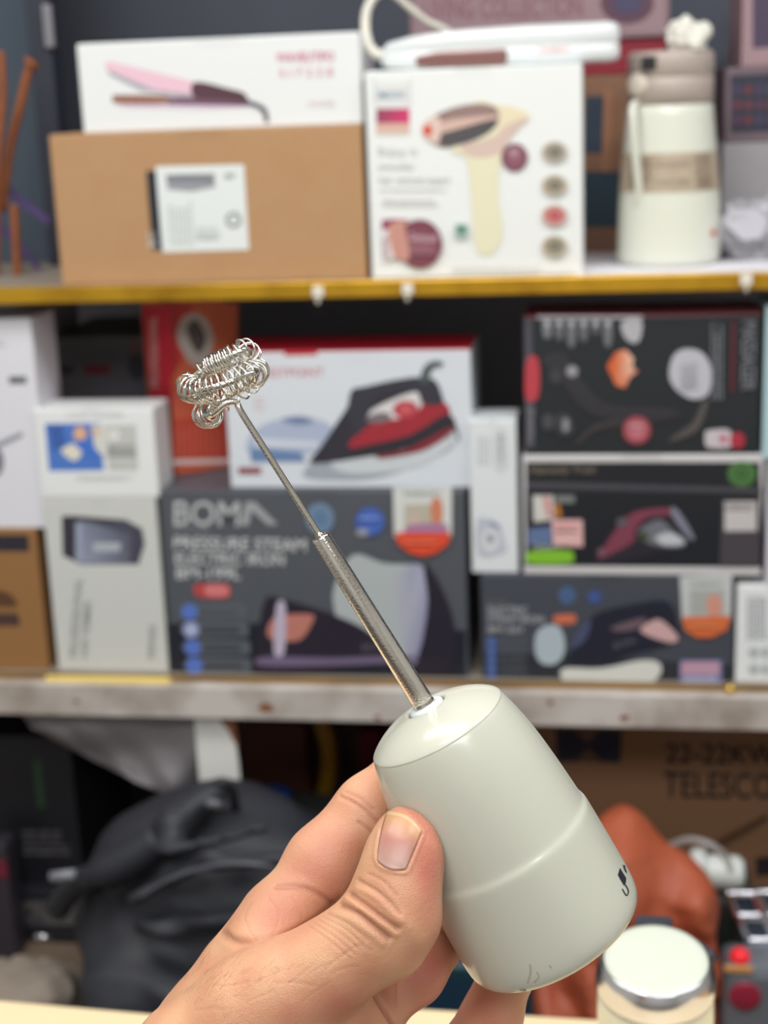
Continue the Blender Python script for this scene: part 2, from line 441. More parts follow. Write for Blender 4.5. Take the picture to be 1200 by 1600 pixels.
# brown carton with an address label
o, x0, x1, zt, P = carton('cardboard_box', 'plain brown cardboard box with a white shipping label, on the top shelf', 'box', 86, 569, 203, 320, D + 0.012, Z1, 0.2, M_kraft)
kbox_top = zt + 0.0007
P.layer = 0.2
P.poly([(228, 268), (244, 266), (256, 392), (238, 391)], (34, 38, 46))
P.poly([(243, 260), (381, 257), (389, 390), (254, 394)], (226, 232, 232))
P.text('S', 243, 388, 12, 11, (200, 205, 205), -90); P.text('C', 241, 374, 12, 11, (200, 205, 205), -90)
P.poly([(259, 273), (335, 271), (336, 292), (300, 299), (262, 296)], (150, 152, 160))
P.lines(262, 275, 334, 296, 5, (110, 112, 120), 0.5, 0.05)
P.lines(351, 271, 369, 300, 6, (140, 148, 150), 0.55, 0.05)
P.text('7', 304, 343, 17, 33, (60, 66, 70), 3); P.text('8', 322, 346, 15, 36, (60, 66, 70), 3)
P.ell(368, 318, 5, 5, (214, 110, 84)); P.ell(365, 344, 12, 12, (186, 198, 196)); P.ell(365, 344, 9, 9, (214, 222, 221))
P.vlines(262, 312, 302, 384, 7, (176, 186, 186), 0.4, 0.06); P.lines(306, 356, 346, 386, 6, (186, 194, 194), 0.5, 0.05)
P.lines(354, 366, 378, 382, 3, (186, 194, 194), 0.4, 0.05)
P.build('shipping_label', o, 'white shipping label')
v, f = boxv(x0 + 0.001, x1 - 0.001, D + 0.085, D + 0.135, zt + 0.0008, zt + 0.001)
mesh('packing_tape', v, f, mat('clear_tape', (196, 158, 112), 0.15), o)

# flat white carton with the printed hair straightener
o, x0, x1, zt, P = carton('straightener_carton', 'long white carton with a printed pink hair straightener, lying on the brown box', 'box', 124, 564, 60, 125, D + 0.02, kbox_top, 0.09, M_white)
P.poly([(163, 98), (172, 96), (305, 128), (304, 152), (240, 143), (166, 108)], (232, 194, 210))
P.poly([(166, 108), (240, 140), (304, 148), (303, 155), (220, 142), (172, 118)], (170, 168, 180))
P.poly([(176, 152), (186, 148), (262, 150), (262, 162), (184, 162)], (150, 108, 92), 4)
P.poly([(262, 152), (330, 152), (400, 160), (392, 166), (262, 163)], (116, 84, 104))
P.poly([(180, 163), (400, 166), (340, 170), (200, 168)], (222, 200, 222))
P.poly([(305, 128), (360, 139), (382, 146), (386, 160), (350, 156), (304, 152)], (86, 56, 68), 4)
P.poly([(382, 156), (400, 160), (416, 170), (420, 190), (414, 190), (408, 174), (390, 164)], (92, 86, 100), 4)
P.text('WAVEUTIFO', 432, 97, 90, 15, (206, 112, 140), -1.2, 0.0)
P.text('S I 7 2 2 8', 436, 120, 84, 13, (222, 168, 184), -1.2)
P.text('ROSE', 482, 166, 40, 9, (226, 208, 214), -1.2)
P.build('front_print', o)

# epilator carton
o, x0, x1, zt, P = carton('epilator_carton', 'square white carton with a printed cream epilator and four small round pictures', 'box', 575, 910, 106, 260, D + 0.010, Z1, 0.085, M_cream)
ipl_top = zt + 0.0007
P.rect(585, 130, 640, 212, (222, 224, 224), 0.02); P.rect(588, 170, 640, 193, [(140, 60, 90), (214, 50, 110), (214, 60, 116), (150, 76, 100)])
P.rect(588, 193, 640, 207, (216, 178, 164)); P.rect(588, 207, 640, 212, (214, 206, 196))
P.text('SMOOTH', 590, 154, 42, 11, (112, 146, 164))
P.rect(584, 122, 586, 165, (200, 206, 210)); P.rect(640, 122, 642, 165, (206, 210, 212))
P.text('Enjoy it', 590, 243, 62, 13, (196, 196, 194)); P.text('smoothly', 591, 265, 56, 11, (194, 194, 192)); P.text('hair removal expert', 592, 286, 112, 11, (192, 192, 190))
P.lines(594, 294, 706, 301, 1, (214, 214, 210), 0.6); P.lines(598, 312, 690, 326, 2, (206, 206, 200), 0.5)
# the printed epilator
P.poly([(706, 232), (722, 242), (732, 262), (742, 380), (756, 398), (774, 392), (786, 362), (778, 300), (786, 232), (800, 208), (828, 184), (810, 170), (770, 162), (740, 162)], (230, 226, 196), 5)
P.poly([(720, 228), (770, 214), (790, 196), (826, 184), (800, 212), (780, 240), (740, 246)], (214, 190, 178), 4)
P.poly([(812, 170), (826, 182), (800, 190), (780, 200), (776, 166)], (232, 220, 190), 4)
P.poly([(664, 198), (680, 180), (716, 166), (756, 162), (778, 172), (776, 196), (744, 218), (700, 230), (676, 224), (662, 212)], (150, 124, 120), 5)
P.poly([(676, 200), (700, 188), (772, 180), (774, 188), (740, 196), (682, 210)], (212, 180, 168), 4)
P.poly([(682, 212), (720, 200), (774, 186), (768, 204), (738, 220), (704, 228), (684, 224)], (84, 80, 84), 4)
P.poly([(660, 196), (672, 184), (688, 186), (686, 222), (670, 220), (660, 208)], (222, 196, 186), 4)
P.ell(668, 204, 7, 9, (206, 84, 62), (220, 70, 50))
P.ell(804, 246, 21, 22, (124, 70, 88), (150, 100, 116)); P.ell(803, 238, 8, 6, (176, 140, 150))
for cy, c in ((238, (160, 152, 140)), (290, (164, 154, 134)), (337, (196, 130, 124)), (385, (158, 150, 130))):
    P.ell(867, cy, 21, 18, (206, 204, 196)); P.ell(866, cy, 19, 15, (200, 170, 140) if cy != 337 else (206, 160, 140)); P.ell(867, cy, 17, 15, c)
    P.ell(867, cy, 9, 7, (120, 116, 104) if cy != 337 else (186, 84, 96))
P.poly([(596, 344), (616, 342), (640, 344), (630, 352), (598, 360)], (150, 60, 96))
P.poly([(596, 360), (612, 358), (616, 402), (600, 410)], (226, 220, 222)); P.vlines(599, 362, 610, 404, 2, (150, 90, 110), 0.5)
P.poly([(608, 352), (632, 346), (640, 370), (634, 400), (618, 404), (610, 380)], (206, 150, 132), 4)
P.ell(656, 381, 35, 38, (122, 60, 74), (138, 84, 98)); P.poly([(616, 350), (630, 346), (640, 400), (628, 406), (616, 396)], (200, 146, 134), 4)
P.text('Sensual', 640, 376, 42, 13, (206, 176, 184), 2); P.lines(640, 384, 684, 410, 5, (170, 124, 136), 0.4)
P.rect(710, 349, 732, 371, (190, 210, 200)); P.rect(713, 352, 729, 367, (96, 140, 124))
P.lines(706, 416, 860, 424, 2, (214, 214, 210), 0.5)
P.build('front_print', o)

# hair straightener lying on that carton
Yh = D + 0.05
a = PY(600, 94, Yh); b = PY(968, 92, Yh)
hs = empty('hair_straightener', ((a.x + b.x) / 2, Yh, ipl_top), 'white hair straightener with rose panel and looped cord, lying on the epilator carton', 'hair straightener')
M_gw = mat('gloss_white_plastic', (222, 227, 228), 0.2, coat=0.5)
M_rose = mat('rose_metallic', (150, 110, 106), 0.3, 0.6)
def bar(xs, zc, hy, hz, y):                 # rounded bar along x; per-station z centre and half sizes
    V, Fc = [], []; n = 16
    for i, x in enumerate(xs):
        for k in range(n):
            t = 2 * math.pi * k / n; cx, sx = math.cos(t), math.sin(t)
            V.append((x, y + hy[i] * abs(cx) ** 0.5 * (1 if cx > 0 else -1), zc[i] + hz[i] * abs(sx) ** 0.5 * (1 if sx > 0 else -1)))
    for i in range(len(xs) - 1):
        for k in range(n):
            p = i * n + k; q = i * n + (k + 1) % n; Fc.append((p, q, q + n, p + n))
    Fc += [tuple(range(n))[::-1], tuple((len(xs) - 1) * n + k for k in range(n))]
    return V, Fc
L = b.x - a.x; xs = [a.x - 0.002, a.x + 0.006, a.x + 0.03, a.x + 0.07, a.x + L * 0.6, a.x + L * 0.95, a.x + L * 0.985, a.x + L]
zz = ipl_top
v, f = bar(xs, [zz + 0.0108] * 8, [0.006, 0.011, 0.014, 0.015, 0.015, 0.015, 0.013, 0.009], [0.005, 0.0085, 0.0103, 0.0106, 0.0106, 0.0105, 0.0095, 0.006], Yh)
mesh('lower_arm', v, f, M_gw, hs, True, True)
v, f = bar(xs, [zz + 0.017, zz + 0.0215, zz + 0.0245, zz + 0.027, zz + 0.028, zz + 0.028, zz + 0.028, zz + 0.027], [0.005, 0.01, 0.014, 0.015, 0.015, 0.015, 0.013, 0.009], [0.0045, 0.0075, 0.0095, 0.0115, 0.0125, 0.0125, 0.011, 0.007], Yh)
mesh('upper_arm', v, f, M_gw, hs, True, True)
p0 = PY(650, 93, Yh - 0.016); p1 = PY(792, 70, Yh - 0.016)
v, f = bar([p0.x, p0.x + 0.003, p0.x + 0.02, p1.x - 0.004, p1.x], [zz + 0.0085] * 2 + [zz + 0.0095] * 3, [0.001] * 5, [0.004, 0.0055, 0.0075, 0.008, 0.007], Yh - 0.0148)
mesh('rose_panel', v, f, M_rose, hs, True, True)
PP = Print((0, Yh - 0.0152, zz), (0, -1, 0)); PP.layer = 0.5; PP.text('CHERRY', 840, 83, 52, 9, (226, 170, 170), -1.5); PP.build('lettering', hs)
cp = [(604, 86, 0.0), (588, 84, 0.0), (576, 70, 0.004), (571, 44, 0.01), (574, 14, 0.015), (590, -10, 0.02), (612, -12, 0.025), (640, 12, 0.035), (668, 34, 0.045), (700, 50, 0.055), (712, 72, 0.065), (716, 92, 0.07)]
v, f = tube(cr([tuple(PY(x, y, Yh + d)) for x, y, d in cp], 6), [0.0055 if i < 12 else 0.0055 - min(1, (i - 12) / 25) * 0.0015 for i in range(len(cr(cp, 6)))], 10)
mesh('power_cord', v, f, mat('cord_white', (226, 222, 210), 0.45), hs, True)

# thermos jug
Yt = D + 0.1
c = PY(1047, 408, Yt - 0.05); kx = (PY(1130, 300, Yt).x - PY(964, 300, Yt).x) / 166
zt_t = PY(1060, 78, Yt - 0.03).z; H = zt_t - Zp
M_iv = mat('ivory_enamel', (222, 224, 211), 0.22, coat=0.4)
M_taupe = mat('taupe_plastic', (178, 164, 156), 0.35)
th = empty('thermos_jug', (c.x, Yt, Zp), 'ivory thermos jug with a taupe screw lid and a patterned beige band', 'thermos')
rb, rt = 82 * kx, 68 * kx
prof = [(0, 0), (0, rb * 0.9), (0.003, rb * 0.97), (0.01, rb), (H * .3, rb * 0.97), (H * 0.52, rb * 0.90), (H * 0.70, rt * 1.0), (H * 0.745, rt * 0.985), (H * 0.755, rt * 0.95), (H * 0.755, 0)]
v, f = lathe((c.x, Yt, Zp), (0, 0, 1), prof); mesh('jug_body', v, f, M_iv, th, True, True)
v, f = lathe((c.x, Yt, Zp), (0, 0, 1), [(H * 0.755, 0), (H * 0.755, rt * 0.94), (H * 0.76, rt * .985), (H * 0.875, rt * 0.985), (H * 0.88, rt * 0.96), (H * 0.885, rt * .985), (H * 0.975, rt * 0.98), (H * 0.995, rt * 0.93), (H, rt * 0.88), (H, 0)])
mesh('lid', v, f, M_taupe, th, True, True)
def rad(z):                                  # radius of the jug body at height z above the board
    t = z / H; pts = [(0.01 / H, rb), (.3, rb * .97), (.52, rb * .9), (.70, rt)]
    for (a0, b0), (a1, b1) in zip(pts, pts[1:]):
        if t <= a1: return b0 + (b1 - b0) * (t - a0) / (a1 - a0)
    return rt
def wrap(z0, z1, a0, a1, cols, off=0.0006, n=24):       # a label wrapped round the jug; angle 0 faces -y
    V, Fc = [], []
    for i in range(n + 1):
        a = R(a0 + (a1 - a0) * i / n)
        for z in (z0, z1):
            r = rad(z) + off; V.append((c.x + r * math.sin(a), Yt - r * math.cos(a), Zp + z))
    for i in range(n): Fc.append((2 * i, 2 * i + 2, 2 * i + 3, 2 * i + 1))
    return V, Fc
zb_, zt_ = H * 0.355, H * 0.535
v, f = wrap(zb_, zt_, -100, 100, None); mesh('beige_band', v, f, mat('band_beige', (186, 170, 150), 0.4, noise_scale=70, noise_amt=0.35, col2=(150, 132, 112)), th, True)
M_bp = mat('band_brown', (128, 112, 94), 0.4, noise_scale=160, noise_amt=0.9, col2=(186, 170, 150))
v, f = wrap(zb_ + .002, zt_ - 0.002, 30, 52, None, 0.001, 8); mesh('band_pattern', v, f, M_bp, th, True)
v, f = wrap(zb_ + .002, zt_ - .002, -55, -24, None, 0.001, 10); mesh('band_pattern', v, f, M_bp, th, True)
v, f = join([wrap(zb_ + H * q, zb_ + H * (q + .022), -20, 22, None, 0.001, 8) for q in (0.035, 0.12)]); mesh('band_lettering', v, f, mat('band_text', (150, 134, 118), 0.4, noise_scale=400, noise_amt=1, col2=(186, 170, 150)), th, True)
v, f = wrap(H * 0.14, H * 0.165, 50, 62, None, 0.0008, 6); mesh('red_mark', v, f, mat('red_print', (206, 96, 92), 0.4), th, True)
# spout, window and handle on the left
q = PY(1014, 97, Yt - rt); box('spout_opening', q.x - 0.008, q.x + 0.008, Yt - rt * 0.93, Yt - rt * 0.8, q.z - 0.008, q.z + 0.006, mat('spout_black', (30, 30, 34), 0.4), th, 0.001)
v, f = lathe((c.x - rt * 0.72, Yt - rt * 0.62, Zp + H * 0.85), (-0.55, -0.8, 0.0), [(0, 0), (0, 0.012), (0.004, 0.012), (0.0065, 0.009), (0.007, 0)], 24); mesh('lid_latch', v, f, mat('latch_cream', (220, 208, 196), 0.35), th, True, True)
hp = [(c.x - rt * 0.75, Yt - rt * 0.55, Zp + H * 0.77), (c.x - rt * 0.86, Yt - rt * 0.85, Zp + H * 0.74), (c.x - rt * 0.82, Yt - rt * 0.98, Zp + H * 0.6), (c.x - rt * 0.72, Yt - rt * .95, Zp + H * 0.38), (c.x - rt * 0.72, Yt - rt * 0.82, Zp + H * 0.28), (c.x - rt * 0.7, Yt - rt * 0.75, Zp + H * 0.26)]
v, f = tube(cr(hp, 6), 0.0042, 12); mesh('jug_handle', v, f, M_iv, th, True)

def crumple(name, cpt, rx, ry, rz, m, label, cat, sc=60, amt=0.35, sub=4, flat=True):
    bm = bmesh.new(); bmesh.ops.create_icosphere(bm, subdivisions=sub, radius=1)
    V = []
    for vv in bm.verts:
        p = vv.co.copy(); q = Vector((p.x * rx, p.y * ry, p.z * rz)); k = 1 + amt * fbm(q + Vector(cpt), sc) + 0.12 * noise.noise(q * sc * 3)
        q = q * k
        if flat: q.z = max(q.z, -rz * 0.6)
        V.append(Vector(cpt) + q)
    f = [tuple(x.index for x in fc.verts) for fc in bm.faces]; bm.free()
    zmin = min(p.z for p in V)
    return V, f, zmin
v, f, zm = crumple('', (PY(1078, 56, Yt - 0.02).x, Yt - 0.015, 0), 0.021, 0.02, 0.019, None, '', '', 70, 0.5)
v = [p + Vector((0, 0, Zp + H - zm)) for p in v]
tag(mesh('crumpled_wrap', v, f, mat('white_film', (240, 238, 228), 0.3, trans=0.15), None, False), 'crumpled white plastic wrap lying on the thermos lid', 'packaging')

# ---- behind, along the back of the top shelf
def backbox(name, label, x0p, x1p, ytp, ymp, Y, zb, depth, m, **k):
    return carton(name, label, 'box', x0p, x1p, ytp, ymp, Y, zb, depth, m, **k)
M_mauve = mat('mauve_carton', (138, 112, 118), 0.5, noise_scale=10, noise_amt=0.3)
M_redbox = mat('crimson_carton', (134, 26, 44), 0.45)
ob, xa_, xb_, zt_b, P = backbox('carton', 'brown carton with dark teal panels behind the thermos, standing at the back', 880, 994, 118, 300, D + 0.22, Z1, 0.2, mat('teal_brown_carton', (128, 92, 70), 0.6))
P.poly([(915, 150), (944, 150), (944, 240), (912, 240)], (44, 58, 74)); P.poly([(912, 268), (990, 268), (984, 355), (910, 355)], (34, 58, 72)); P.poly([(944, 140), (956, 140), (952, 268), (940, 268)], (150, 104, 76))
P.build('front_print', ob)
ob, xa_, xb_, zr, P = backbox('carton', 'flat crimson carton lying behind the straightener, under the mauve carton', 668, 1040, 66, 90, D + 0.22, zt_b + .0008, 0.22, M_redbox)
ob, _, _, _, P = backbox('carton', 'wide mauve carton with a dark round picture, topmost at the back', 640, 1046, -45, 20, D + 0.215, zr + .0008, 0.2, M_mauve)
P.poly([(650, -20), (1038, -20), (1038, 50), (650, 54)], (150, 124, 130)); P.ell(980, 4, 42, 34, (96, 62, 74), (60, 58, 90)); P.ell(980, 4, 20, 16, (70, 66, 96)); P.text('LIVING COLLECTION', 660, 30, 250, 34, (128, 84, 94), -1)
P.build('front_print', ob)
box('carton_support', 0, 0.001, 0, 0.001, 0, 0.001, M_kraft) if False else None
ob, xs0, xs1, zs, P = backbox('carton', 'pale grey carton at the right end of the top shelf, under the dark picture carton', 1128, 1290, 222, 300, D + 0.2, Z1, 0.2, mat('pale_grey_carton', (160, 156, 160), 0.5))
ob, _, _, zs2, P = backbox('carton', 'dark carton with small coloured pictures, right of the thermos', 1133, 1290, 104, 160, D + 0.2, zs + .0008, 0.2, mat('plum_dark_carton', (112, 96, 104), 0.45))
P.poly([(1142, 118), (1215, 114), (1215, 206), (1142, 208)], (46, 48, 64))
for k in range(12): P.ell(1152 + (k % 4) * 17, 140 + (k // 4) * 24, 6, 7, random.choice([(90, 50, 80), (60, 76, 90), (110, 50, 60), (70, 60, 90)]))
P.build('front_print', ob)
ob, _, _, _, P = backbox('carton', 'pink framed carton at the upper right corner of the shelves', 1160, 1300, -60, 20, D + 0.2, zs2 + .0008, 0.2, mat('pink_frame_carton', (158, 130, 136), 0.45))
P.poly([(1176, -40), (1230, -40), (1230, 72), (1176, 76)], (72, 60, 84)); P.build('front_print', ob)
# crumpled clear pouch with a printed label in front of the pale grey carton
cq = PY(1168, 360, D + 0.12)
v, f, zm = crumple('', (cq.x, D + 0.12, 0), 0.056, 0.032, 0.040, None, '', '', 30, 0.6)
v = [p + Vector((0.016, 0.008, Zp - zm)) for p in v]
pouch = tag(mesh('plastic_pouch', v, f, mat('clear_pouch', (176, 174, 180), 0.22, alpha=0.9)), 'crumpled clear pouch with a barcode label, right of the thermos', 'packaging')
P = Print((cq.x, D + 0.066, Zp), (-0.1, -1, 0.25)); P.layer = 0
P.poly([(1138, 328), (1182, 326), (1200, 344), (1190, 372), (1160, 376), (1132, 350)], (176, 174, 184)); P.lines(1140, 336, 1170, 362, 6, (150, 150, 158), 0.5); P.vlines(1174, 336, 1192, 366, 4, (160, 160, 168), 0.5)
P.build('pouch_label', pouch, 'white barcode label')

# orange cords and purple strips hanging in the left corner
M_or = mat('orange_cord_sheath', (150, 86, 48), 0.5, noise_scale=150, noise_amt=0.6, col2=(120, 70, 40))
M_pu = mat('purple_strip', (86, 66, 120), 0.5)
def cord(pts, r, m, name, label, grp, Y):
    v, f = tube(cr([tuple(PY(x, y, Y + d)) for x, y, d in pts], 6), r, 10)
    o = mesh(name, v, f, m, None, True); return tag(o, label, 'cord' if m is M_or else 'strip')
e = cord([(52, 96, 0), (44, 112, 0), (30, 170, 0), (14, 240, .01), (4, 330, .01)], [0.010] * 4 + [0.0055] * 21, M_or, 'orange_cord', 'orange cord with a thick bright head, leaning in the left corner of the top shelf', None, D + 0.14)
e = cord([(0, 80, 0), (4, 140, 0), (0, 200, 0), (-6, 300, 0), (-6, 440, 0)], 0.005, M_or, 'orange_cord', 'orange cord at the left edge of the picture, half cut off', None, D + 0.13)
e = cord([(22, 320, 0), (24, 360, 0), (26, 400, 0), (27, 432, 0)], 0.005, M_or, 'orange_cord', 'short dull orange cord standing on the top shelf beside the brown box', None, D + 0.12)
def strip(pts, label, Y, wd=0.011):
    A = [PY(x, y, Y) for x, y in pts]; V = []
    for p in A: V += [p + Vector((0, 0, wd / 2)), p - Vector((0, 0, wd / 2)), p + Vector((0, 0.0015, -wd / 2)), p + Vector((0, 0.0015, wd / 2))]
    Fc = []
    for i in range(len(A) - 1):
        for k in range(4): Fc.append((4 * i + k, 4 * i + (k + 1) % 4, 4 * i + 4 + (k + 1) % 4, 4 * i + 4 + k))
    Fc += [(3, 2, 1, 0), tuple(4 * (len(A) - 1) + k for k in range(4))]
    tag(mesh('purple_strip', V, Fc, M_pu, fix=True), label, 'strip')
strip([(16, 300), (44, 322), (76, 346)], 'short purple strip behind the orange cords, upper one', D + 0.16)
strip([(-10, 344), (30, 384), (72, 434)], 'long purple strip behind the orange cords, lower one', D + 0.17)

# ================================================================ LOWER SHELF
Yb = D + 0.012
# far left: kraft carton, tall white carton on it, grey carton behind
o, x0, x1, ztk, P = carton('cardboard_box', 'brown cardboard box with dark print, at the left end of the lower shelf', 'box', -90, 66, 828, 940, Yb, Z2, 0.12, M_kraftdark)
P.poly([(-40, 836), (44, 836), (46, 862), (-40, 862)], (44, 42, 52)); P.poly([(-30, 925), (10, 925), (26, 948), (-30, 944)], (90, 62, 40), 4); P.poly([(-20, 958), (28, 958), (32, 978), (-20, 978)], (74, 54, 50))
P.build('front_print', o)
o, x0, x1, _, P = carton('tall_carton', 'tall white carton cut by the left edge, standing on the brown cardboard box', 'box', -90, 62, 500, 650, Yb + 0.005, ztk + .0007, 0.075, mat('cool_white_carton', (222, 222, 230), 0.4))
P.rect(14, 588, 42, 600, (120, 124, 126)); P.text('MILK', 16, 599, 22, 8, (60, 64, 66))
P.poly([(-10, 694), (34, 674), (36, 682), (-10, 704)], (150, 152, 164)); P.ell(-6, 722, 12, 22, (120, 124, 136)); P.lines(-30, 530, 10, 545, 2, (190, 190, 198))
P.build('front_print', o)
o, x0, x1, ztc, P = carton('trimmer_carton', 'tall pale grey carton with a printed dark grey trimmer head, below the blue picture carton', 'box', 78, 253, 778, 910, Yb, Z2, 0.11, M_grey)
P.poly([(96, 808), (112, 806), (196, 812), (222, 826), (226, 850), (216, 882), (126, 882), (98, 868)], (76, 78, 92))
P.poly([(122, 812), (160, 822), (206, 836), (208, 880), (126, 880)], [(130, 138, 160), (110, 116, 136), (84, 86, 102), (90, 92, 108), (150, 158, 180)])
P.poly([(98, 808), (114, 808), (120, 814), (118, 876), (98, 868)], (56, 52, 64)); P.poly([(118, 816), (128, 818), (128, 880), (118, 876)], (156, 164, 186))
P.poly([(96, 806), (118, 806), (202, 813), (160, 816), (118, 814)], (66, 58, 68))
P.rect(146, 848, 188, 862, (176, 182, 192), 0.0); P.poly([(206, 818), (222, 828), (226, 850), (216, 882), (204, 880)], (72, 72, 86))
P.text('PROFESSIONAL', 120, 1028, 125, 12, (160, 163, 160), -90.0 + 4); P.text('HAIR TRIMMER', 136, 1028, 90, 10, (166, 169, 166), -86); P.text('SERIES', 240, 1030, 54, 9, (160, 163, 160), -87)
P.build('front_print', o)
o, x0, x1, ztb, P = carton('picture_carton', 'small white carton with a blue photograph, on the grey trimmer carton', 'box', 58, 243, 640, 700, Yb, ztc + .0007, 0.062, M_white)
P.rect(70, 662, 156, 736, (78, 122, 200), 0.09); P.poly([(76, 665), (98, 664), (104, 700), (82, 704)], (62, 98, 170))
P.poly([(96, 702), (120, 692), (128, 706), (118, 720), (104, 714)], (224, 220, 206), 4); P.ell(125, 678, 10, 12, (222, 176, 140), (230, 180, 140)); P.poly([(116, 690), (134, 688), (152, 704), (146, 716), (122, 700)], (70, 116, 206), 4)
P.poly([(142, 664), (166, 664), (170, 722), (148, 700)], (216, 216, 210)); P.ell(150, 674, 7, 7, (220, 190, 166))
P.rect(166, 664, 212, 734, (196, 198, 196), 0.05); P.ell(178, 680, 9, 10, (224, 224, 220)); P.lines(168, 696, 212, 734, 6, (120, 124, 124), 0.5, 0.05, 0.03)
P.text('HAIR CLIPPER', 104, 652, 90, 8, (204, 206, 204)); P.lines(120, 744, 210, 752, 2, (196, 200, 198), 0.5)
P.build('front_print', o)
v = None
o, x0, x1, _, P = carton('grey_carton', 'grey carton standing behind the tall white carton, at the left of the lower shelf', 'box', 20, 76, 484, 540, Yb + 0.20, Z2, 0.12, mat('mauve_grey_carton', (150, 144, 154), 0.5))
o, x0, x1, _, P = carton('dark_carton', 'dark grey carton with a red mark, at the back behind the blue picture carton', 'box', 80, 262, 526, 580, Yb + 0.2, Z2, 0.18, mat('charcoal_carton', (88, 86, 92), 0.5))
P.ell(102, 578, 14, 8, (50, 46, 50)); P.rect(132, 570, 172, 586, (110, 34, 48)); P.ell(214, 572, 14, 22, (50, 50, 60)); P.ell(212, 542, 12, 12, (106, 74, 70))
P.build('front_print', o)

# large slate iron carton
o, x0, x1, ztB, P = carton('iron_carton', 'large slate grey steam iron carton with pale lettering, under the white and red iron carton', 'box', 260, 729, 768, 912, Yb, Z2, 0.135, M_slate, bev=0.001)
P.poly([(262, 974), (400, 974), (728, 985), (728, 1058), (266, 1058)], (30, 34, 46))
P.text('BOMA', 266, 821, 0.1, 0.1, (82, 86, 94)) if False else None
P.text('BOM', 268, 820, 106, 38, (184, 188, 190), 0.8); P.poly([(384, 784), (398, 784), (434, 820), (419, 820), (393, 797), (388, 821), (376, 821)], (160, 163, 166))
P.text('ENGLAND', 270, 830, 58, 7, (140, 143, 148), 1)
P.text('PRESSURE STEAM', 270, 857, 208, 19, (206, 208, 210), 1.2); P.text('ELECTRIC IRON', 272, 881, 172, 18, (206, 208, 210), 0.6); P.text('BM-199L', 274, 904, 102, 18, (206, 208, 210), 0.3)
P.poly([(304, 914), (318, 912), (354, 913), (360, 922), (354, 934), (318, 934), (304, 928)], (186, 70, 74), 4); P.poly([(322, 915), (352, 915), (356, 930), (324, 931)], (216, 124, 124), 4)
for k in range(4):
    yy = 943 + 28 * k; xx = 280 + 2.5 * k
    P.poly([(xx + 6, yy), (xx + 98, yy + 1), (xx + 106, yy + 5), (xx + 106, yy + 24), (xx + 12, yy + 25), (xx - 2, yy + 14)], (90, 96, 104)); P.poly([(xx + 30, yy + 9), (xx + 92, yy + 9), (xx + 92, yy + 18), (xx + 30, yy + 18)], (64, 66, 72) if k else (82, 84, 90))
    P.ell(xx + 16, yy + 13, 13, 13, (92, 120, 190) if k != 1 else (130, 140, 190), (84, 116, 210) if k != 1 else (200, 205, 230))
P.ell(500, 810, 22, 24, (116, 140, 168), (84, 116, 150)); P.ell(578, 815, 23, 23, (66, 96, 170), (80, 116, 210)); P.lines(562, 808, 594, 822, 2, (150, 170, 220), 0.4)
P.ell(566, 832, 10, 6, (150, 155, 165))
# printed iron, seen with its pale sole plate up
P.poly([(600, 880), (560, 866), (540, 880), (520, 930), (540, 985), (620, 1020), (660, 1036), (668, 960), (664, 890)], (176, 184, 186), 4)
P.poly([(612, 900), (648, 880), (662, 886), (668, 950), (656, 1040), (640, 1036), (626, 1000)], [(178, 182, 190), (160, 162, 184), (170, 170, 196), (150, 150, 180), (140, 140, 172), (160, 160, 180), (176, 180, 190)])
P.poly([(662, 882), (680, 900), (706, 960), (712, 1020), (700, 1050), (650, 1048), (660, 1000), (668, 940)], (38, 34, 48), 4)
P.poly([(414, 938), (440, 936), (520, 960), (580, 990), (600, 1030), (520, 1048), (400, 1050), (402, 1010)], (40, 34, 48), 4)
P.poly([(420, 976), (436, 962), (486, 960), (488, 972), (468, 1000), (430, 1000), (418, 992)], (190, 122, 110), 4); P.poly([(432, 946), (446, 946), (444, 1020), (428, 1020)], (190, 180, 200), 3)
P.poly([(412, 1026), (520, 1028), (640, 1024), (640, 1034), (500, 1040), (408, 1040)], (112, 100, 130), 3); P.text('BOMA', 566, 1018, 44, 12, (96, 92, 104), -6)
# the hanging seal over the top right corner
P.poly([(614, 762), (706, 760), (706, 838), (616, 840)], (214, 216, 214)); P.text('WARRANTY', 630, 776, 60, 9, (110, 124, 110))
P.rect(632, 788, 692, 832, (186, 180, 164)); P.ell(682, 798, 10, 22, (206, 130, 100)); P.ell(648, 814, 10, 12, (200, 180, 170)); P.poly([(640, 820), (694, 818), (694, 834), (636, 834)], (170, 124, 160), 3)
P.poly([(617, 832), (704, 832), (700, 850), (682, 864), (660, 869), (640, 864), (622, 850)], (224, 78, 50)); P.lines(630, 846, 692, 856, 2, (236, 150, 120), 0.4)
P.build('front_print', o)

# white and red iron carton on it
o, x0, x1, ztW, P = carton('iron_carton', 'white and red iron carton with a printed red steam iron, behind the whisk', 'box', 354, 737, 549, 650, Yb + 0.012, ztB + .0012, 0.105, mat('ice_white_carton', (214, 220, 228), 0.4), flap=False)
v, f = boxv(x0 + .0005, x1 - .0005, Yb + 0.0125, Yb + 0.116, ztW, ztW + 0.001)
mesh('lid_flap', v, f, mat('red_lid', (196, 36, 56), 0.4), o)
P.poly([(738, 536), (742, 536), (742, 552), (738, 552)], (170, 40, 56)) if False else None
P.poly([(444, 549), (496, 548), (496, 555), (444, 556)], (190, 50, 60))
P.text('WESTPOINT', 398, 590, 108, 14, (196, 120, 126), -1)
P.lines(396, 622, 414, 646, 3, (206, 186, 190), 0.4)
P.poly([(386, 690), (410, 664), (470, 650), (520, 668), (500, 706), (400, 712)], (172, 184, 208), 4); P.poly([(440, 655), (470, 650), (490, 660), (462, 664)], (116, 132, 168), 4)
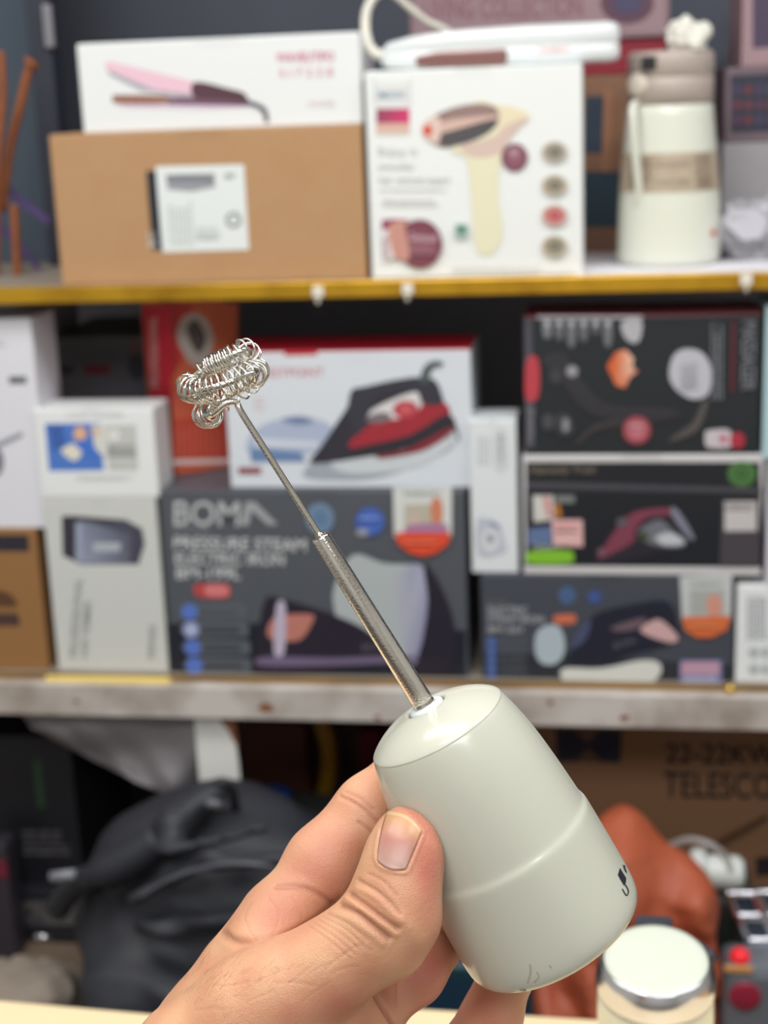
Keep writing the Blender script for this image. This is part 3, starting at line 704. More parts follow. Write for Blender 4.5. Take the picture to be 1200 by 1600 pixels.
P.poly([(390, 700), (470, 706), (478, 722), (392, 722)], (104, 132, 174)); P.poly([(400, 684), (500, 690), (494, 700), (400, 698)], (206, 212, 226))
P.poly([(372, 730), (408, 730), (408, 741), (372, 741)], (140, 80, 88))
P.poly([(474, 744), (500, 716), (580, 706), (680, 696), (708, 670), (712, 690), (690, 710), (600, 744), (530, 750)], (160, 168, 178), 4)
P.poly([(540, 715), (690, 690), (712, 664), (720, 676), (700, 700), (650, 730), (560, 740), (520, 730)], (202, 208, 214), 4)
P.poly([(486, 724), (500, 700), (540, 640), (560, 612), (620, 596), (680, 600), (700, 650), (710, 672), (640, 700), (560, 716)], (48, 46, 58), 3)
P.poly([(548, 700), (556, 680), (620, 640), (690, 628), (704, 650), (690, 668), (600, 690)], (160, 42, 56), 4)
P.poly([(576, 646), (600, 630), (650, 612), (660, 630), (640, 650), (590, 656)], (216, 214, 216), 4); P.poly([(572, 652), (596, 644), (612, 650), (600, 660), (578, 660)], (120, 110, 116), 4)
P.ell(634, 640, 20, 14, (170, 52, 66), (214, 100, 108))
P.poly([(545, 655), (548, 612), (570, 604), (640, 590), (680, 594), (690, 630), (660, 630), (650, 610), (610, 612), (580, 632), (562, 680)], (54, 54, 66), 3)
P.poly([(556, 700), (640, 680), (700, 646), (716, 680), (716, 690), (700, 668), (620, 706), (560, 712)], (44, 42, 52), 3)
P.poly([(590, 712), (640, 700), (706, 666), (700, 680), (660, 704), (600, 716)], (132, 44, 56), 4)
P.poly([(656, 596), (662, 574), (676, 564), (692, 566), (690, 572), (676, 576), (668, 596)], (80, 92, 92), 4)
P.build('front_print', o)

# orange carton set at an angle at the back of the slate carton
def yawbox(name, label, cat, corner, yaw, wd, dp, zb, zt, m):
    c0 = Vector(corner); u = Vector((math.cos(yaw), math.sin(yaw), 0)); q = Vector((-math.sin(yaw), math.cos(yaw), 0))
    b4 = [c0, c0 + u * wd, c0 + u * wd + q * dp, c0 + q * dp]
    V = [Vector((p.x, p.y, zb)) for p in b4] + [Vector((p.x, p.y, zt)) for p in b4]
    o = bevel(mesh(name, V, boxv(0, 1, 0, 1, 0, 1)[1], m), 0.001); tag(o, label, cat)
    return o, Print(V[0], -q), Print(V[0], -u)
Ye = D + 0.085; ce = PY(264, 600, Ye); zte = PY(264, 474, Ye).z
o, Pf, Ps = yawbox('hair_dryer_carton', 'orange and red carton standing at an angle left of the white iron carton', 'box', (ce.x, Ye, 0), R(38), 0.076, 0.072, ztB + 0.0007, zte, mat('orange_carton', (206, 96, 70), 0.4))
Pf.poly([(262, 476), (372, 474), (370, 600), (268, 600)], (214, 108, 70)); Pf.poly([(262, 476), (300, 476), (286, 560), (264, 600)], (206, 56, 56))
Pf.poly([(276, 520), (288, 494), (310, 490), (330, 510), (332, 545), (316, 572), (300, 570), (284, 548)], (196, 186, 178), 4); Pf.poly([(292, 510), (308, 500), (322, 530), (312, 552), (300, 540)], (90, 84, 84), 4)
Pf.poly([(268, 655), (372, 652), (372, 716), (270, 718)], (190, 70, 54)); Pf.vlines(274, 660, 350, 712, 9, (206, 100, 80), 0.4); Pf.poly([(270, 718), (372, 716), (372, 724), (270, 726)], (226, 206, 200)); Pf.build('front_print', o)
Ps.poly([(222, 478), (265, 478), (268, 634), (236, 634)], (206, 30, 52)); Ps.poly([(236, 634), (268, 634), (270, 728), (246, 728)], (34, 44, 56))
Ps.text('PROFESSIONAL', 248, 606, 112, 12, (240, 190, 190), -92); Ps.text('HAIR DRYER', 258, 716, 78, 11, (150, 160, 166), -93); Ps.build('side_print', o)

# ---- right half
o, x0, x1, ztS, P = carton('iron_carton', 'slate grey electric iron carton, lowest of the right stack', 'box', 752, 1146, 899, 985, Yb, Z2, 0.12, mat('slate_blue_carton', (70, 74, 84), 0.4))
P.poly([(754, 1020), (900, 1024), (1146, 1040), (1146, 1074), (756, 1070)], (44, 48, 56))
P.text('BOMA', 760, 944, 34, 5, (110, 112, 118)); P.text('ELECTRIC', 762, 958, 62, 11, (176, 178, 182), 1); P.text('STEAM IRON', 762, 972, 88, 11, (176, 178, 182), 1); P.text('BM-201', 762, 988, 54, 10, (176, 178, 182), 1)
P.ell(886, 930, 13, 14, (78, 104, 140), (66, 96, 140)); P.ell(929, 933, 12, 11, (60, 80, 130), (70, 96, 160)); P.poly([(866, 962), (896, 960), (900, 968), (896, 974), (868, 974)], (206, 112, 84), 3)
P.poly([(838, 990), (852, 978), (872, 978), (882, 1000), (880, 1024), (866, 1038), (846, 1036), (836, 1018)], (176, 190, 198), 4)
for k in range(5): P.ell(768, 1003 + 14 * k, 9, 7, (70, 90, 140), (96, 124, 190)); P.lines(780, 999 + 14 * k, 826, 1009 + 14 * k, 2, (110, 116, 124), 0.35)
P.poly([(890, 1034), (900, 1000), (930, 960), (990, 944), (1044, 940), (1060, 980), (1056, 1004), (980, 1024), (940, 1036)], (34, 36, 52), 4)
P.poly([(898, 996), (912, 974), (924, 972), (914, 1000), (894, 1014)], (74, 80, 110), 4); P.poly([(1000, 986), (1024, 968), (1040, 974), (1060, 996), (1046, 1004)], (206, 168, 168), 3); P.poly([(956, 980), (1000, 966), (1010, 970), (990, 984), (962, 986)], (110, 90, 100), 4)
P.text('BOMA', 960, 1014, 36, 9, (96, 98, 112), -16)
P.poly([(878, 1060), (882, 1044), (940, 1044), (1000, 1032), (1030, 1036), (1030, 1056), (1000, 1070), (900, 1074)], (214, 216, 210), 4)
P.poly([(1062, 900), (1144, 898), (1142, 970), (1066, 972)], (196, 200, 200)); P.rect(1078, 922, 1132, 962, (170, 172, 168)); P.ell(1116, 946, 12, 18, (210, 150, 130)); P.text('WARRANTY', 1078, 916, 52, 7, (130, 140, 136))
P.poly([(1066, 964), (1142, 962), (1136, 984), (1112, 996), (1088, 996), (1070, 984)], (216, 110, 62)); P.lines(1080, 976, 1130, 986, 2, (236, 170, 130), 0.4)
P.rect(1062, 1032, 1128, 1074, (120, 124, 170)); P.poly([(1066, 1034), (1124, 1034), (1124, 1054), (1064, 1054)], (190, 150, 170)); P.lines(1068, 1058, 1122, 1072, 3, (210, 212, 230), 0.4)
P.build('front_print', o)
o, x0, x1, ztN, P = carton('tall_narrow_carton', 'narrow white carton standing upright between the red iron carton and the black cartons', 'box', 735, 808, 656, 770, Yb + 0.004, ztS + .0007, 0.06, mat('blue_white_carton', (222, 227, 230), 0.4))
P.vlines(746, 676, 768, 728, 4, (186, 190, 194), 0.5); P.poly([(772, 676), (792, 674), (794, 730), (774, 734)], (206, 210, 214), 3); P.text('CURLER', 786, 724, 46, 8, (140, 144, 148), -90)
P.poly([(746, 812), (764, 812), (782, 824), (790, 850), (788, 864), (748, 868)], (190, 194, 206), 3); P.ell(766, 844, 14, 18, (214, 218, 224)); P.ell(766, 842, 6, 7, (150, 152, 160)); P.poly([(766, 812), (782, 822), (776, 826), (764, 818)], (150, 154, 184), 3)
P.build('front_print', o)
o, x0, x1, ztJ, P = carton('iron_carton', 'black iron carton with a green round mark, between the other two of the right stack', 'box', 817, 1192, 712, 798, Yb, ztS + .0007, 0.115, mat('pale_edge_carton', (206, 204, 206), 0.4))
P.poly([(822, 722), (1187, 722), (1192, 886), (822, 884)], (26, 30, 38)); P.poly([(822, 752), (1190, 762), (1190, 771), (822, 763)], (70, 70, 78))
P.text('Heavenly Trust', 826, 740, 104, 12, (122, 112, 96), -1, 0.2)
P.ell(1159, 740, 22, 20, (76, 120, 66), (66, 110, 56)); P.ell(1159, 740, 9, 9, (46, 80, 44)); P.ell(1159, 740, 4, 4, (90, 130, 80))
P.poly([(832, 774), (864, 774), (866, 812), (834, 816)], (206, 204, 200)); P.poly([(848, 776), (858, 776), (864, 808), (856, 810)], (200, 140, 136)); P.poly([(866, 788), (874, 788), (878, 808), (868, 808)], (190, 120, 50)); P.poly([(866, 774), (898, 774), (898, 786), (870, 786)], (120, 124, 124))
P.poly([(826, 826), (862, 822), (862, 850), (824, 852)], (96, 116, 156)); P.poly([(862, 812), (910, 812), (911, 854), (864, 852)], (222, 178, 178)); P.lines(868, 820, 904, 846, 3, (206, 120, 124), 0.4)
P.poly([(824, 864), (840, 860), (890, 860), (896, 870), (890, 880), (826, 880)], (130, 190, 50), 3); P.text('QUALITY', 834, 858, 42, 8, (190, 192, 190))
P.poly([(930, 876), (944, 850), (966, 822), (984, 806), (1010, 796), (1050, 794), (1076, 820), (1084, 842), (1060, 856), (1020, 866), (960, 880)], (40, 38, 48), 4)
P.poly([(934, 872), (962, 828), (984, 804), (1010, 796), (1048, 794), (1050, 804), (1012, 808), (992, 830), (990, 846), (950, 868)], (126, 60, 80), 3)
P.poly([(1048, 794), (1060, 798), (1084, 838), (1078, 842), (1054, 812)], (126, 128, 146), 3); P.poly([(998, 830), (1030, 812), (1052, 830), (1072, 846), (1060, 856), (1016, 850)], (110, 112, 122), 4); P.poly([(1024, 840), (1048, 832), (1070, 848), (1040, 852)], (190, 194, 200), 4)
P.ell(972, 816, 9, 8, (90, 86, 96)); P.ell(940, 862, 7, 6, (120, 86, 96)); P.ell(1006, 838, 7, 8, (60, 76, 50))
P.poly([(1128, 780), (1186, 780), (1188, 884), (1124, 884)], (70, 66, 72)); P.rect(1132, 784, 1182, 830, (196, 192, 192)); P.lines(1134, 788, 1182, 826, 6, (96, 90, 92), 0.45, 0, 0.5); P.rect(1128, 852, 1158, 868, (200, 196, 196)); P.lines(1130, 870, 1184, 884, 2, (170, 168, 170), 0.3)
P.build('front_print', o)
o, x0, x1, _, P = carton('massager_carton', 'black carton with a silver massager head and orange picture, topmost of right stack', 'box', 819, 1189, 494, 590, Yb + 0.003, ztJ + .0007, 0.105, mat('black_green_carton', (30, 36, 42), 0.3), flap=False)
v, f = boxv(x0 + .0005, x1 - .0005, Yb + .0035, Yb + 0.107, z1_ := _, z1_ + 0.001); mesh('lid_flap', v, f, mat('maroon_lid', (150, 66, 78), 0.35), o)
P.poly([(840, 493), (1004, 493), (1004, 498), (838, 498)], (190, 186, 194))
P.poly([(819, 498), (831, 498), (835, 700), (821, 700)], (74, 74, 84))
P.poly([(823, 562), (841, 562), (841, 620), (821, 622)], (186, 62, 76), 3); P.text('MASSAGE', 834, 692, 56, 10, (130, 130, 138), -90)
for k, (hh, cc) in enumerate(((526, 120), (528, 100), (538, 110), (530, 100), (520, 90), (538, 110))):
    xx = 848 + 19 * k; P.poly([(xx, 500), (xx + 13, 500), (xx + 12, hh), (xx + 2, hh)], (cc, cc + 2, cc + 8), 3); P.ell(xx + 7, 505, 4, 5, (186, 186, 192))
P.poly([(972, 502), (1002, 500), (1000, 530), (988, 536), (974, 524)], (176, 176, 182), 3)
P.poly([(948, 572), (962, 550), (978, 546), (990, 560), (988, 574), (998, 580), (986, 588), (976, 606), (962, 602)], [(206, 96, 50)] * 2 + [(226, 160, 130), (230, 200, 180), (224, 180, 160), (190, 96, 80), (222, 150, 120), (214, 130, 100), (210, 110, 70)])
P.poly([(846, 560), (880, 550), (900, 580), (930, 616), (960, 632), (1040, 636), (1064, 650), (1000, 660), (920, 646), (880, 600)], (46, 46, 54), 4); P.ell(894, 580, 9, 9, (150, 150, 158)); P.ell(868, 588, 10, 12, (58, 60, 68))
P.poly([(1060, 676), (1082, 660), (1098, 628), (1106, 622), (1104, 640), (1090, 672), (1062, 686), (1044, 690)], (84, 78, 78), 4); P.poly([(900, 690), (930, 662), (972, 656), (972, 664), (930, 674), (906, 694)], (58, 54, 56), 3)
P.poly([(1046, 590), (1050, 560), (1066, 546), (1092, 548), (1108, 566), (1112, 590), (1106, 616), (1084, 624), (1060, 612)], (186, 186, 196), 4)
for k in range(7): P.poly([(1064, 572 + 6 * k), (1090, 568 + 6 * k), (1090, 570 + 6 * k), (1064, 574 + 6 * k)], (120, 120, 130))
P.poly([(848, 650), (862, 648), (864, 668), (850, 670)], (70, 72, 78), 3); P.poly([(866, 650), (890, 648), (896, 676), (874, 680)], (60, 60, 66), 3); P.ell(884, 664, 5, 11, (140, 142, 148))
P.ell(995, 672, 22, 22, (150, 60, 74), (206, 130, 140)); P.lines(982, 664, 1008, 678, 3, (226, 190, 196), 0.4)
P.poly([(1102, 676), (1110, 672), (1140, 672), (1142, 698), (1110, 700), (1102, 694)], (196, 190, 196), 3); P.ell(1152, 688, 12, 13, (170, 46, 66)); P.ell(1130, 686, 6, 8, (190, 110, 130))
P.text('MASSAGER', 1160, 500, 110, 22, (120, 122, 130), 91); P.vlines(1112, 500, 1132, 624, 3, (120, 124, 132), 0.5); P.poly([(1144, 502), (1148, 502), (1146, 612), (1142, 612)], (110, 34, 50))
P.build('front_print', o)
# right edge: white cartons and a pale blue one
o, x0, x1, zq, P = carton('text_carton', 'white carton with fine grey print at the right end of the lower shelf', 'box', 1150, 1290, 916, 995, Yb, Z2, 0.11, M_white)
P.vlines(1168, 930, 1200, 1000, 6, (120, 126, 132), 0.5, 0, 0.05)
for k in range(2): P.ell(1178, 1020 + 26 * k, 9, 9, (180, 186, 188)); P.ell(1196, 1020 + 26 * k, 7, 9, (180, 186, 188))
P.build('front_print', o)
zz1 = PY(1200, 892, Yb).z
o, _, _, zq2, P = carton('pale_carton', 'pale grey carton at the right edge, beside the black iron carton', 'box', 1199, 1320, 718, 800, Yb, zq + .0007, 0.1, mat('lavender_white_carton', (214, 212, 222), 0.4))
o, _, _, _, P = carton('pale_blue_carton', 'pale blue carton cut off by the right edge, beside the black massager carton', 'box', 1194, 1320, 478, 600, Yb - 0.002, zq2 + .0007, 0.1, mat('pale_blue_carton', (176, 206, 214), 0.4))
# bright gold ledge under the trimmer carton and brass knob at the right
a, b = PY(72, 1050, D - 0.006), PY(267, 1054, D - 0.006)
tag(box('gold_ledge', a.x, b.x, D - 0.012, D - 0.0041, Z2 - 0.012, Z2 + 0.0005, mat('bright_gold', (250, 222, 130), 0.3, 0.25), None, 0.0015), 'short bright gold ledge strip in front of the pale grey trimmer carton', 'trim strip')
c_ = PY(1141, 1077, D - 0.006)
v, f = lathe((c_.x, D - 0.004, c_.z), (0, -1, 0), [(0, 0), (0, 0.0065), (0.005, 0.0065), (0.008, 0.004), (0.0085, 0)], 24)
tag(mesh('brass_knob', v, f, mat('brass', (214, 176, 90), 0.25, 0.9), None, True, True), 'small round brass knob on the lower gold edge at the right', 'knob')

# ================================================================ UNDER THE SHELF
ZP = 0.40
plat = empty('low_platform', (0.1, 1.7, 0), 'low wooden platform behind the counter that carries the bags and cartons', 'platform')
M_ply = mat('dusty_plywood', (110, 92, 76), 0.8, noise_scale=8, noise_amt=0.4)
box('platform_top', -1.3, 1.4, 1.32, WALL_Y - 0.014, ZP - 0.02, ZP, M_ply, plat)
for x in (-1.25, 1.3):
    for y in (1.36, 2.05): box('leg', x, x + 0.05, y, y + 0.05, 0, ZP - 0.02, M_ply, plat)

# black cartons at the left
ob, _, _, zbk, P = carton('black_carton', 'black carton with faded lettering, at the lower left under the shelf', 'box', -150, 170, 1392, 1450, 1.70, ZP, 0.25, mat('black_board', (34, 34, 42), 0.5))
P.poly([(36, 1408), (138, 1408), (142, 1446), (40, 1446)], (74, 72, 74)); P.text('MILLINERY', 38, 1430, 98, 22, (104, 100, 98), 1); P.lines(70, 1434, 126, 1446, 2, (110, 108, 108), 0.5)
P.build('front_print', ob)
ob, _, _, _, P = carton('black_carton', 'black carton with a faint green stripe, on the other black carton under the shelf', 'box', -150, 120, 1150, 1270, 1.72, zbk + .0008, 0.22, mat('black_board_matt', (26, 26, 34), 0.6))
P.poly([(52, 1190), (62, 1188), (70, 1262), (60, 1264)], (38, 70, 44)); P.lines(34, 1298, 98, 1318, 2, (86, 84, 90), 0.6, 0.05); P.lines(36, 1320, 112, 1340, 2, (90, 88, 92), 0.6, 0.05)
P.build('front_print', ob)
c_ = PY(5, 1350, 1.66)
pk_ = tag(bevel(box('dark_packet', c_.x - 0.03, c_.x + 0.008, 1.655, 1.69, ZP, c_.z + 0.03, mat('dark_packet', (52, 48, 56), 0.4)), 0.004), 'dark packet with a red band at the left edge beside the black cartons', 'packet')
box('red_band', c_.x - 0.03, c_.x + 0.0075, 1.6535, 1.6548, c_.z - 0.016, c_.z + 0.008, mat('plum_band', (110, 34, 54), 0.4), pk_)

def sdf_mesh(fd, name, m, label, cat, disp=None, smooth=True, parent=None, sub=0):
    V, Q = fd.mesh()
    if disp: V = np.array([disp(p) for p in V])
    o = mesh(name, V, Q.tolist(), m, parent, smooth, True)
    return tag(o, label, cat)
# backpack
def q3(px, py, Y): p = PY(px, py, Y); return (p.x, p.y, p.z)
bc = PY(330, 1420, 1.49)
zbp = PY(330, 1290, 1.52).z
fd = Field((bc.x - 0.24, 1.31, ZP - 0.01), (bc.x + 0.24, 1.70, zbp + 0.10), 0.006)
hz = (zbp - ZP) / 2
fd.rbox((bc.x, 1.51, ZP + hz), (0.155, 0.10, hz), 0.09, 0.02)
fd.ellipsoid((bc.x + 0.01, 1.52, zbp - 0.02), (0.11, 0.075, 0.065), 0.04)
fd.rbox((bc.x - 0.005, 1.405, ZP + hz * 0.62), (0.12, 0.045, hz * 0.62), 0.04, 0.03)
for a, b, r in (((180, 1385, 1.430), (270, 1290, 1.430), 0.016), ((270, 1290, 1.430), (330, 1245, 1.460), 0.018), ((215, 1400, 1.390), (330, 1345, 1.350), 0.007), ((330, 1345, 1.350), (450, 1350, 1.350), 0.007), ((240, 1330, 1.400), (420, 1300, 1.400), 0.006), ((215, 1450, 1.380), (420, 1440, 1.340), 0.01)):
    fd.cone(q3(*a), r, q3(*b), r, 0.02)
fd.f = fd.f
def bdisp(p):
    n_ = fbm(p, 9, 3) * 0.010 + 0.006 * math.sin(p[2] * 70 + 8 * noise.noise(Vector(p) * 6))
    c2 = np.array([bc.x, 1.51, p[2]]); d = np.array(p) - c2; L_ = np.linalg.norm(d) + 1e-6
    out = np.array(p) + d / L_ * n_; out[2] = max(out[2], ZP); return out
M_bag = mat('black_nylon', (40, 42, 50), 0.55, bump=0.3, bump_scale=500)
bp = sdf_mesh(fd, 'backpack', M_bag, 'black nylon backpack slumped under the beam, left of the hand', 'backpack', bdisp)
v, f = tube(cr([q3(300, 1262, 1.490), q3(318, 1236, 1.470), q3(345, 1222, 1.460), q3(362, 1232, 1.470), q3(368, 1262, 1.490)], 6), 0.0055, 10); mesh('carry_handle', v, f, M_bag, bp, True)
v, f = tube(cr([q3(222, 1400, 1.365), q3(270, 1372, 1.352), q3(340, 1352, 1.342), q3(410, 1352, 1.342), q3(450, 1370, 1.360)], 6), 0.003, 8); mesh('zip', v, f, mat('zip_grey', (80, 82, 90), 0.4), bp, True)
v, f = tube([q3(322, 1254, 1.395), q3(346, 1258, 1.395)], 0.005, 8); mesh('buckle', v, f, mat('buckle_grey', (96, 98, 104), 0.3), bp, True)
v, f = tube(cr([q3(250, 1310, 1.420), q3(190, 1350, 1.415), q3(120, 1380, 1.430), q3(90, 1420, 1.450)], 6), [0.02] * 9 + [0.014] * 10, 10); mesh('shoulder_strap', v, f, M_bag, bp, True)
v, f = tube([q3(80, 1370, 1.405), q3(118, 1366, 1.405)], 0.006, 8); mesh('strap_buckle', v, f, mat('buckle_pale', (128, 130, 138), 0.25), bp, True)
v, f = tube([q3(56, 1462, 1.430), q3(78, 1466, 1.430)], 0.004, 8); tag(mesh('strap_ring', v, f, mat('chrome_ring', (200, 200, 206), 0.1, 1), bp, True), 'shiny metal strap ring')

# hanging grey cloth under the beam
def sheet(name, outline_fn, nu, nv, m, label, cat, th=0.0015):
    g = [[Vector(outline_fn(i / nu, j / nv)) for j in range(nv + 1)] for i in range(nu + 1)]
    V = [p for row in g for p in row]; Fc = []
    for i in range(nu):
        for j in range(nv):
            a = i * (nv + 1) + j; Fc.append((a, a + 1, a + nv + 2, a + nv + 1))
    o = mesh(name, V, Fc, m, None, True); s = o.modifiers.new('thick', 'SOLIDIFY'); s.thickness = th
    return tag(o, label, cat)
def cloth(u, v_):
    xt = 30 + (326 - 30) * u; yt = 1112
    if u < 0.80: yb = 1136 + (1250 - 1136) * ((u / 0.80) ** 0.95)
    else: yb = 1250 - 20 * (u - 0.80) / 0.2
    px = xt + (v_ * 20 * (1 - u)); py = yt + (yb - yt) * v_
    Y = D + 0.012 + 0.03 * v_ + 0.016 * math.sin(u * 9 + v_ * 5) * v_ + 0.008 * math.sin(u * 21 - v_ * 7) * v_
    return PY(px, py, Y)
sheet('hanging_cloth', cloth, 44, 20, mat('grey_cloth', (150, 146, 150), 0.8, bump=0.2, bump_scale=700), 'grey cloth hanging down from the white beam, left of the white post', 'cloth')

# things in the dark gap right of the post
def soft(name, label, cat, px, py, Y, hx, hy, m, rot=0.0, to=ZP):
    c = PY(px, py, Y); zt = c.z + hy
    o = box(name, c.x - hx, c.x + hx, Y, Y + 0.06, to, zt, m); bevel(o, 0.008, 3); return tag(o, label, cat)
soft('brown_box', 'dark brown box in the shadow under the beam, right of the white post', 'box', 430, 1180, 2.03, 0.05, 0.05, mat('dark_brown', (120, 72, 54), 0.6))
cc = [q3(500, 1126, 2.0), q3(512, 1160, 1.99), q3(514, 1200, 1.99), q3(506, 1240, 2.0), q3(490, 1275, 2.0)]
v, f = tube(cr(cc, 6), 0.012, 10); tag(mesh('yellow_hose', v, f, mat('yellow_hose', (190, 138, 42), 0.5), None, True), 'curved yellow hose under the beam behind the fingers', 'hose')
soft('maroon_bag', 'dark maroon bundle under the beam beside the frother', 'bundle', 577, 1180, 2.0, 0.018, 0.035, mat('maroon', (120, 20, 56), 0.6))
c_ = PY(428, 1243, 1.86); v, f = lathe((c_.x, 1.86, c_.z - 0.01), (0, -0.3, 1), [(0, 0), (0, 0.024), (0.012, 0.024), (0.014, 0.02), (0.014, 0)], 24)
tag(mesh('blue_cap', v, f, mat('blue_plastic', (34, 70, 140), 0.4), None, True, True), 'small blue lid lying behind the backpack', 'lid')
# dark bundle that carries the lid and fills the gap
fd = Field((c_.x - 0.16, 1.80, ZP - 0.01), (c_.x + 0.30, 2.06, c_.z + 0.03), 0.008)
fd.rbox((c_.x + 0.07, 1.87, (ZP + c_.z - 0.012) / 2), (0.2, 0.07, (c_.z - 0.012 - ZP) / 2), 0.05, 0.01)
sdf_mesh(fd, 'cloth_bundle', mat('dark_olive_cloth', (58, 58, 56), 0.85, bump=.3, bump_scale=90), 'dark olive cloth bundle behind the backpack', 'bundle', lambda p: (p[0], p[1] + 0.008 * fbm(p, 12), max(ZP, p[2] - 0.008 * abs(fbm(p, 14)))))
# beige cloth heap at lower left, blue item seen between the fingers
c_ = PY(30, 1530, 1.50)
fd = Field((c_.x - 0.22, 1.36, ZP - 0.01), (c_.x + 0.16, 1.64, c_.z + 0.08), 0.006)
fd.rbox((c_.x - 0.01, 1.50, (ZP + c_.z - .01) / 2), (0.085, 0.08, (c_.z - 0.01 - ZP) / 2 + 0.01), 0.05, 0.02)
fd.ellipsoid((c_.x + 0.02, 1.48, c_.z + 0.002), (0.055, 0.05, 0.03), 0.02)
fd.ellipsoid((c_.x - 0.06, 1.47, c_.z - 0.03), (0.05, 0.05, 0.03), 0.01)
sdf_mesh(fd, 'cloth_heap', mat('beige_rag', (150, 138, 126), 0.9, noise_scale=20, noise_amt=0.5, bump=0.4, bump_scale=120), 'crumpled beige cloth heap at the lower left behind the counter', 'cloth', lambda p: (p[0] + 0.008 * fbm(p, 20), p[1] + 0.01 * fbm(p, 18), max(ZP, p[2] + 0.008 * fbm(p, 25))))
soft('teal_box', 'dark teal and blue box seen between the fingers below the frother', 'box', 735, 1550, 1.33, 0.06, 0.03, mat('teal_board', (22, 60, 64), 0.5, noise_scale=12, noise_amt=0.8, col2=(20, 34, 76)))

# big kraft carton at the right
ob, xk0, xk1, zk, P = carton('cardboard_box', 'big shaded brown carton with dark block lettering, under the beam at the right', 'box', 808, 1330, 1100, 1250, 1.80, ZP, 0.26, mat('kraft_brown_big', (150, 112, 84), 0.75, noise_scale=20, noise_amt=0.25), zt=zb1 - 0.005 if False else None)
P.poly([(868, 1138), (972, 1140), (970, 1192), (870, 1190)], (44, 48, 64)); P.poly([(898, 1140), (936, 1142), (918, 1160)], (120, 88, 70)); P.poly([(918, 1168), (940, 1190), (900, 1190)], (110, 82, 66))
P.text('22-22KW', 1038, 1192, 176, 32, (34, 32, 40), 1); P.text('TELESCOPIC', 1036, 1245, 236, 40, (34, 32, 40), 1)
P.poly([(1060, 1345), (1200, 1270), (1200, 1284), (1070, 1358)], (100, 72, 54)); P.poly([(1180, 1340), (1230, 1336), (1230, 1366), (1182, 1370)], (50, 44, 48))
P.build('front_print', ob)

# leather bag at the right
c_ = PY(1010, 1430, 1.52)
ztop = PY(975, 1262, 1.53).z
fd = Field((c_.x - 0.22, 1.36, ZP - 0.01), (c_.x + 0.17, 1.72, ztop + 0.04), 0.005)
pk = [((975, 1318, 1.56), (1000, 1375, 1.54), 0.03, 0.045), ((1000, 1330, 1.55), (1055, 1405, 1.54), 0.02, 0.045), ((960, 1330, 1.55), (930, 1500, 1.55), 0.035, 0.06), ((1050, 1400, 1.54), (1085, 1540, 1.52), 0.03, 0.03),
      ((980, 1400, 1.54), (940, 1620, 1.52), 0.06, 0.09), ((940, 1500, 1.52), (840, 1640, 1.52), 0.06, 0.07), ((1020, 1440, 1.54), (1030, 1620, 1.54), 0.05, 0.07)]
for a, b, r0, r1 in pk: fd.cone(q3(*a), r0, q3(*b), r1, 0.025)
def ldisp(p):
    k = p[0] * 1.4 + p[2]
    return (p[0] + 0.004 * fbm(p, 14), p[1] + 0.014 * math.sin(k * 56 + 4 * fbm(p, 7)) + 0.008 * fbm(p, 20), max(ZP, p[2] + 0.004 * math.sin(p[0] * 80)))
M_lea = mat('tan_leather', (176, 88, 58), 0.55, noise_scale=16, noise_amt=0.35, col2=(140, 62, 44), bump=0.25, bump_scale=240)
lb = sdf_mesh(fd, 'leather_bag', M_lea, 'slumped rust orange leather bag behind the frother', 'bag', ldisp)

# white spool pieces, translucent strap
c_ = PY(1120, 1375, 1.60); M_wp = mat('white_plastic', (222, 226, 222), 0.3)
bs = tag(box('pile_base', PY(1102, 1400, 1.60).x, PY(1180, 1400, 1.6).x, 1.60, 1.70, ZP, PY(1120, 1408, 1.60).z, mat('dark_green_tin', (52, 58, 54), 0.4), None, 0.004), 'dark box under the white plastic spool, right of the leather bag', 'box')
zsp = PY(1120, 1408, 1.60).z + 0.0
sp = empty('white_spool', (c_.x, 1.63, zsp), 'white plastic spool lying right of the leather bag', 'spool')
v, f = lathe((PY(1098, 1375, 1.62).x, 1.63, zsp + 0.0205), (1, 0, 0), [(0, 0), (0, 0.015), (0.008, 0.0195), (0.04, 0.0195), (0.047, 0.014), (0.047, 0)], 32); mesh('spool_drum', v, f, M_wp, sp, True, True)
v, f = lathe((PY(1082, 1375, 1.62).x, 1.63, zsp + 0.024), (1, 0, 0.15), [(0, 0), (0, 0.02), (0.005, 0.023), (0.018, 0.021), (0.018, 0)], 32); mesh('spool_flange', v, f, M_wp, sp, True, True)
v, f = tube(cr([q3(1046, 1322, 1.60), q3(1075, 1312, 1.59), q3(1105, 1318, 1.58), q3(1130, 1335, 1.58), q3(1142, 1358, 1.60)], 6), 0.0045, 8)
tag(mesh('clear_strap', v, f, mat('clear_plastic', (190, 186, 184), 0.15, alpha=0.45), None, True), 'arched translucent plastic strap above the white spool', 'strap')

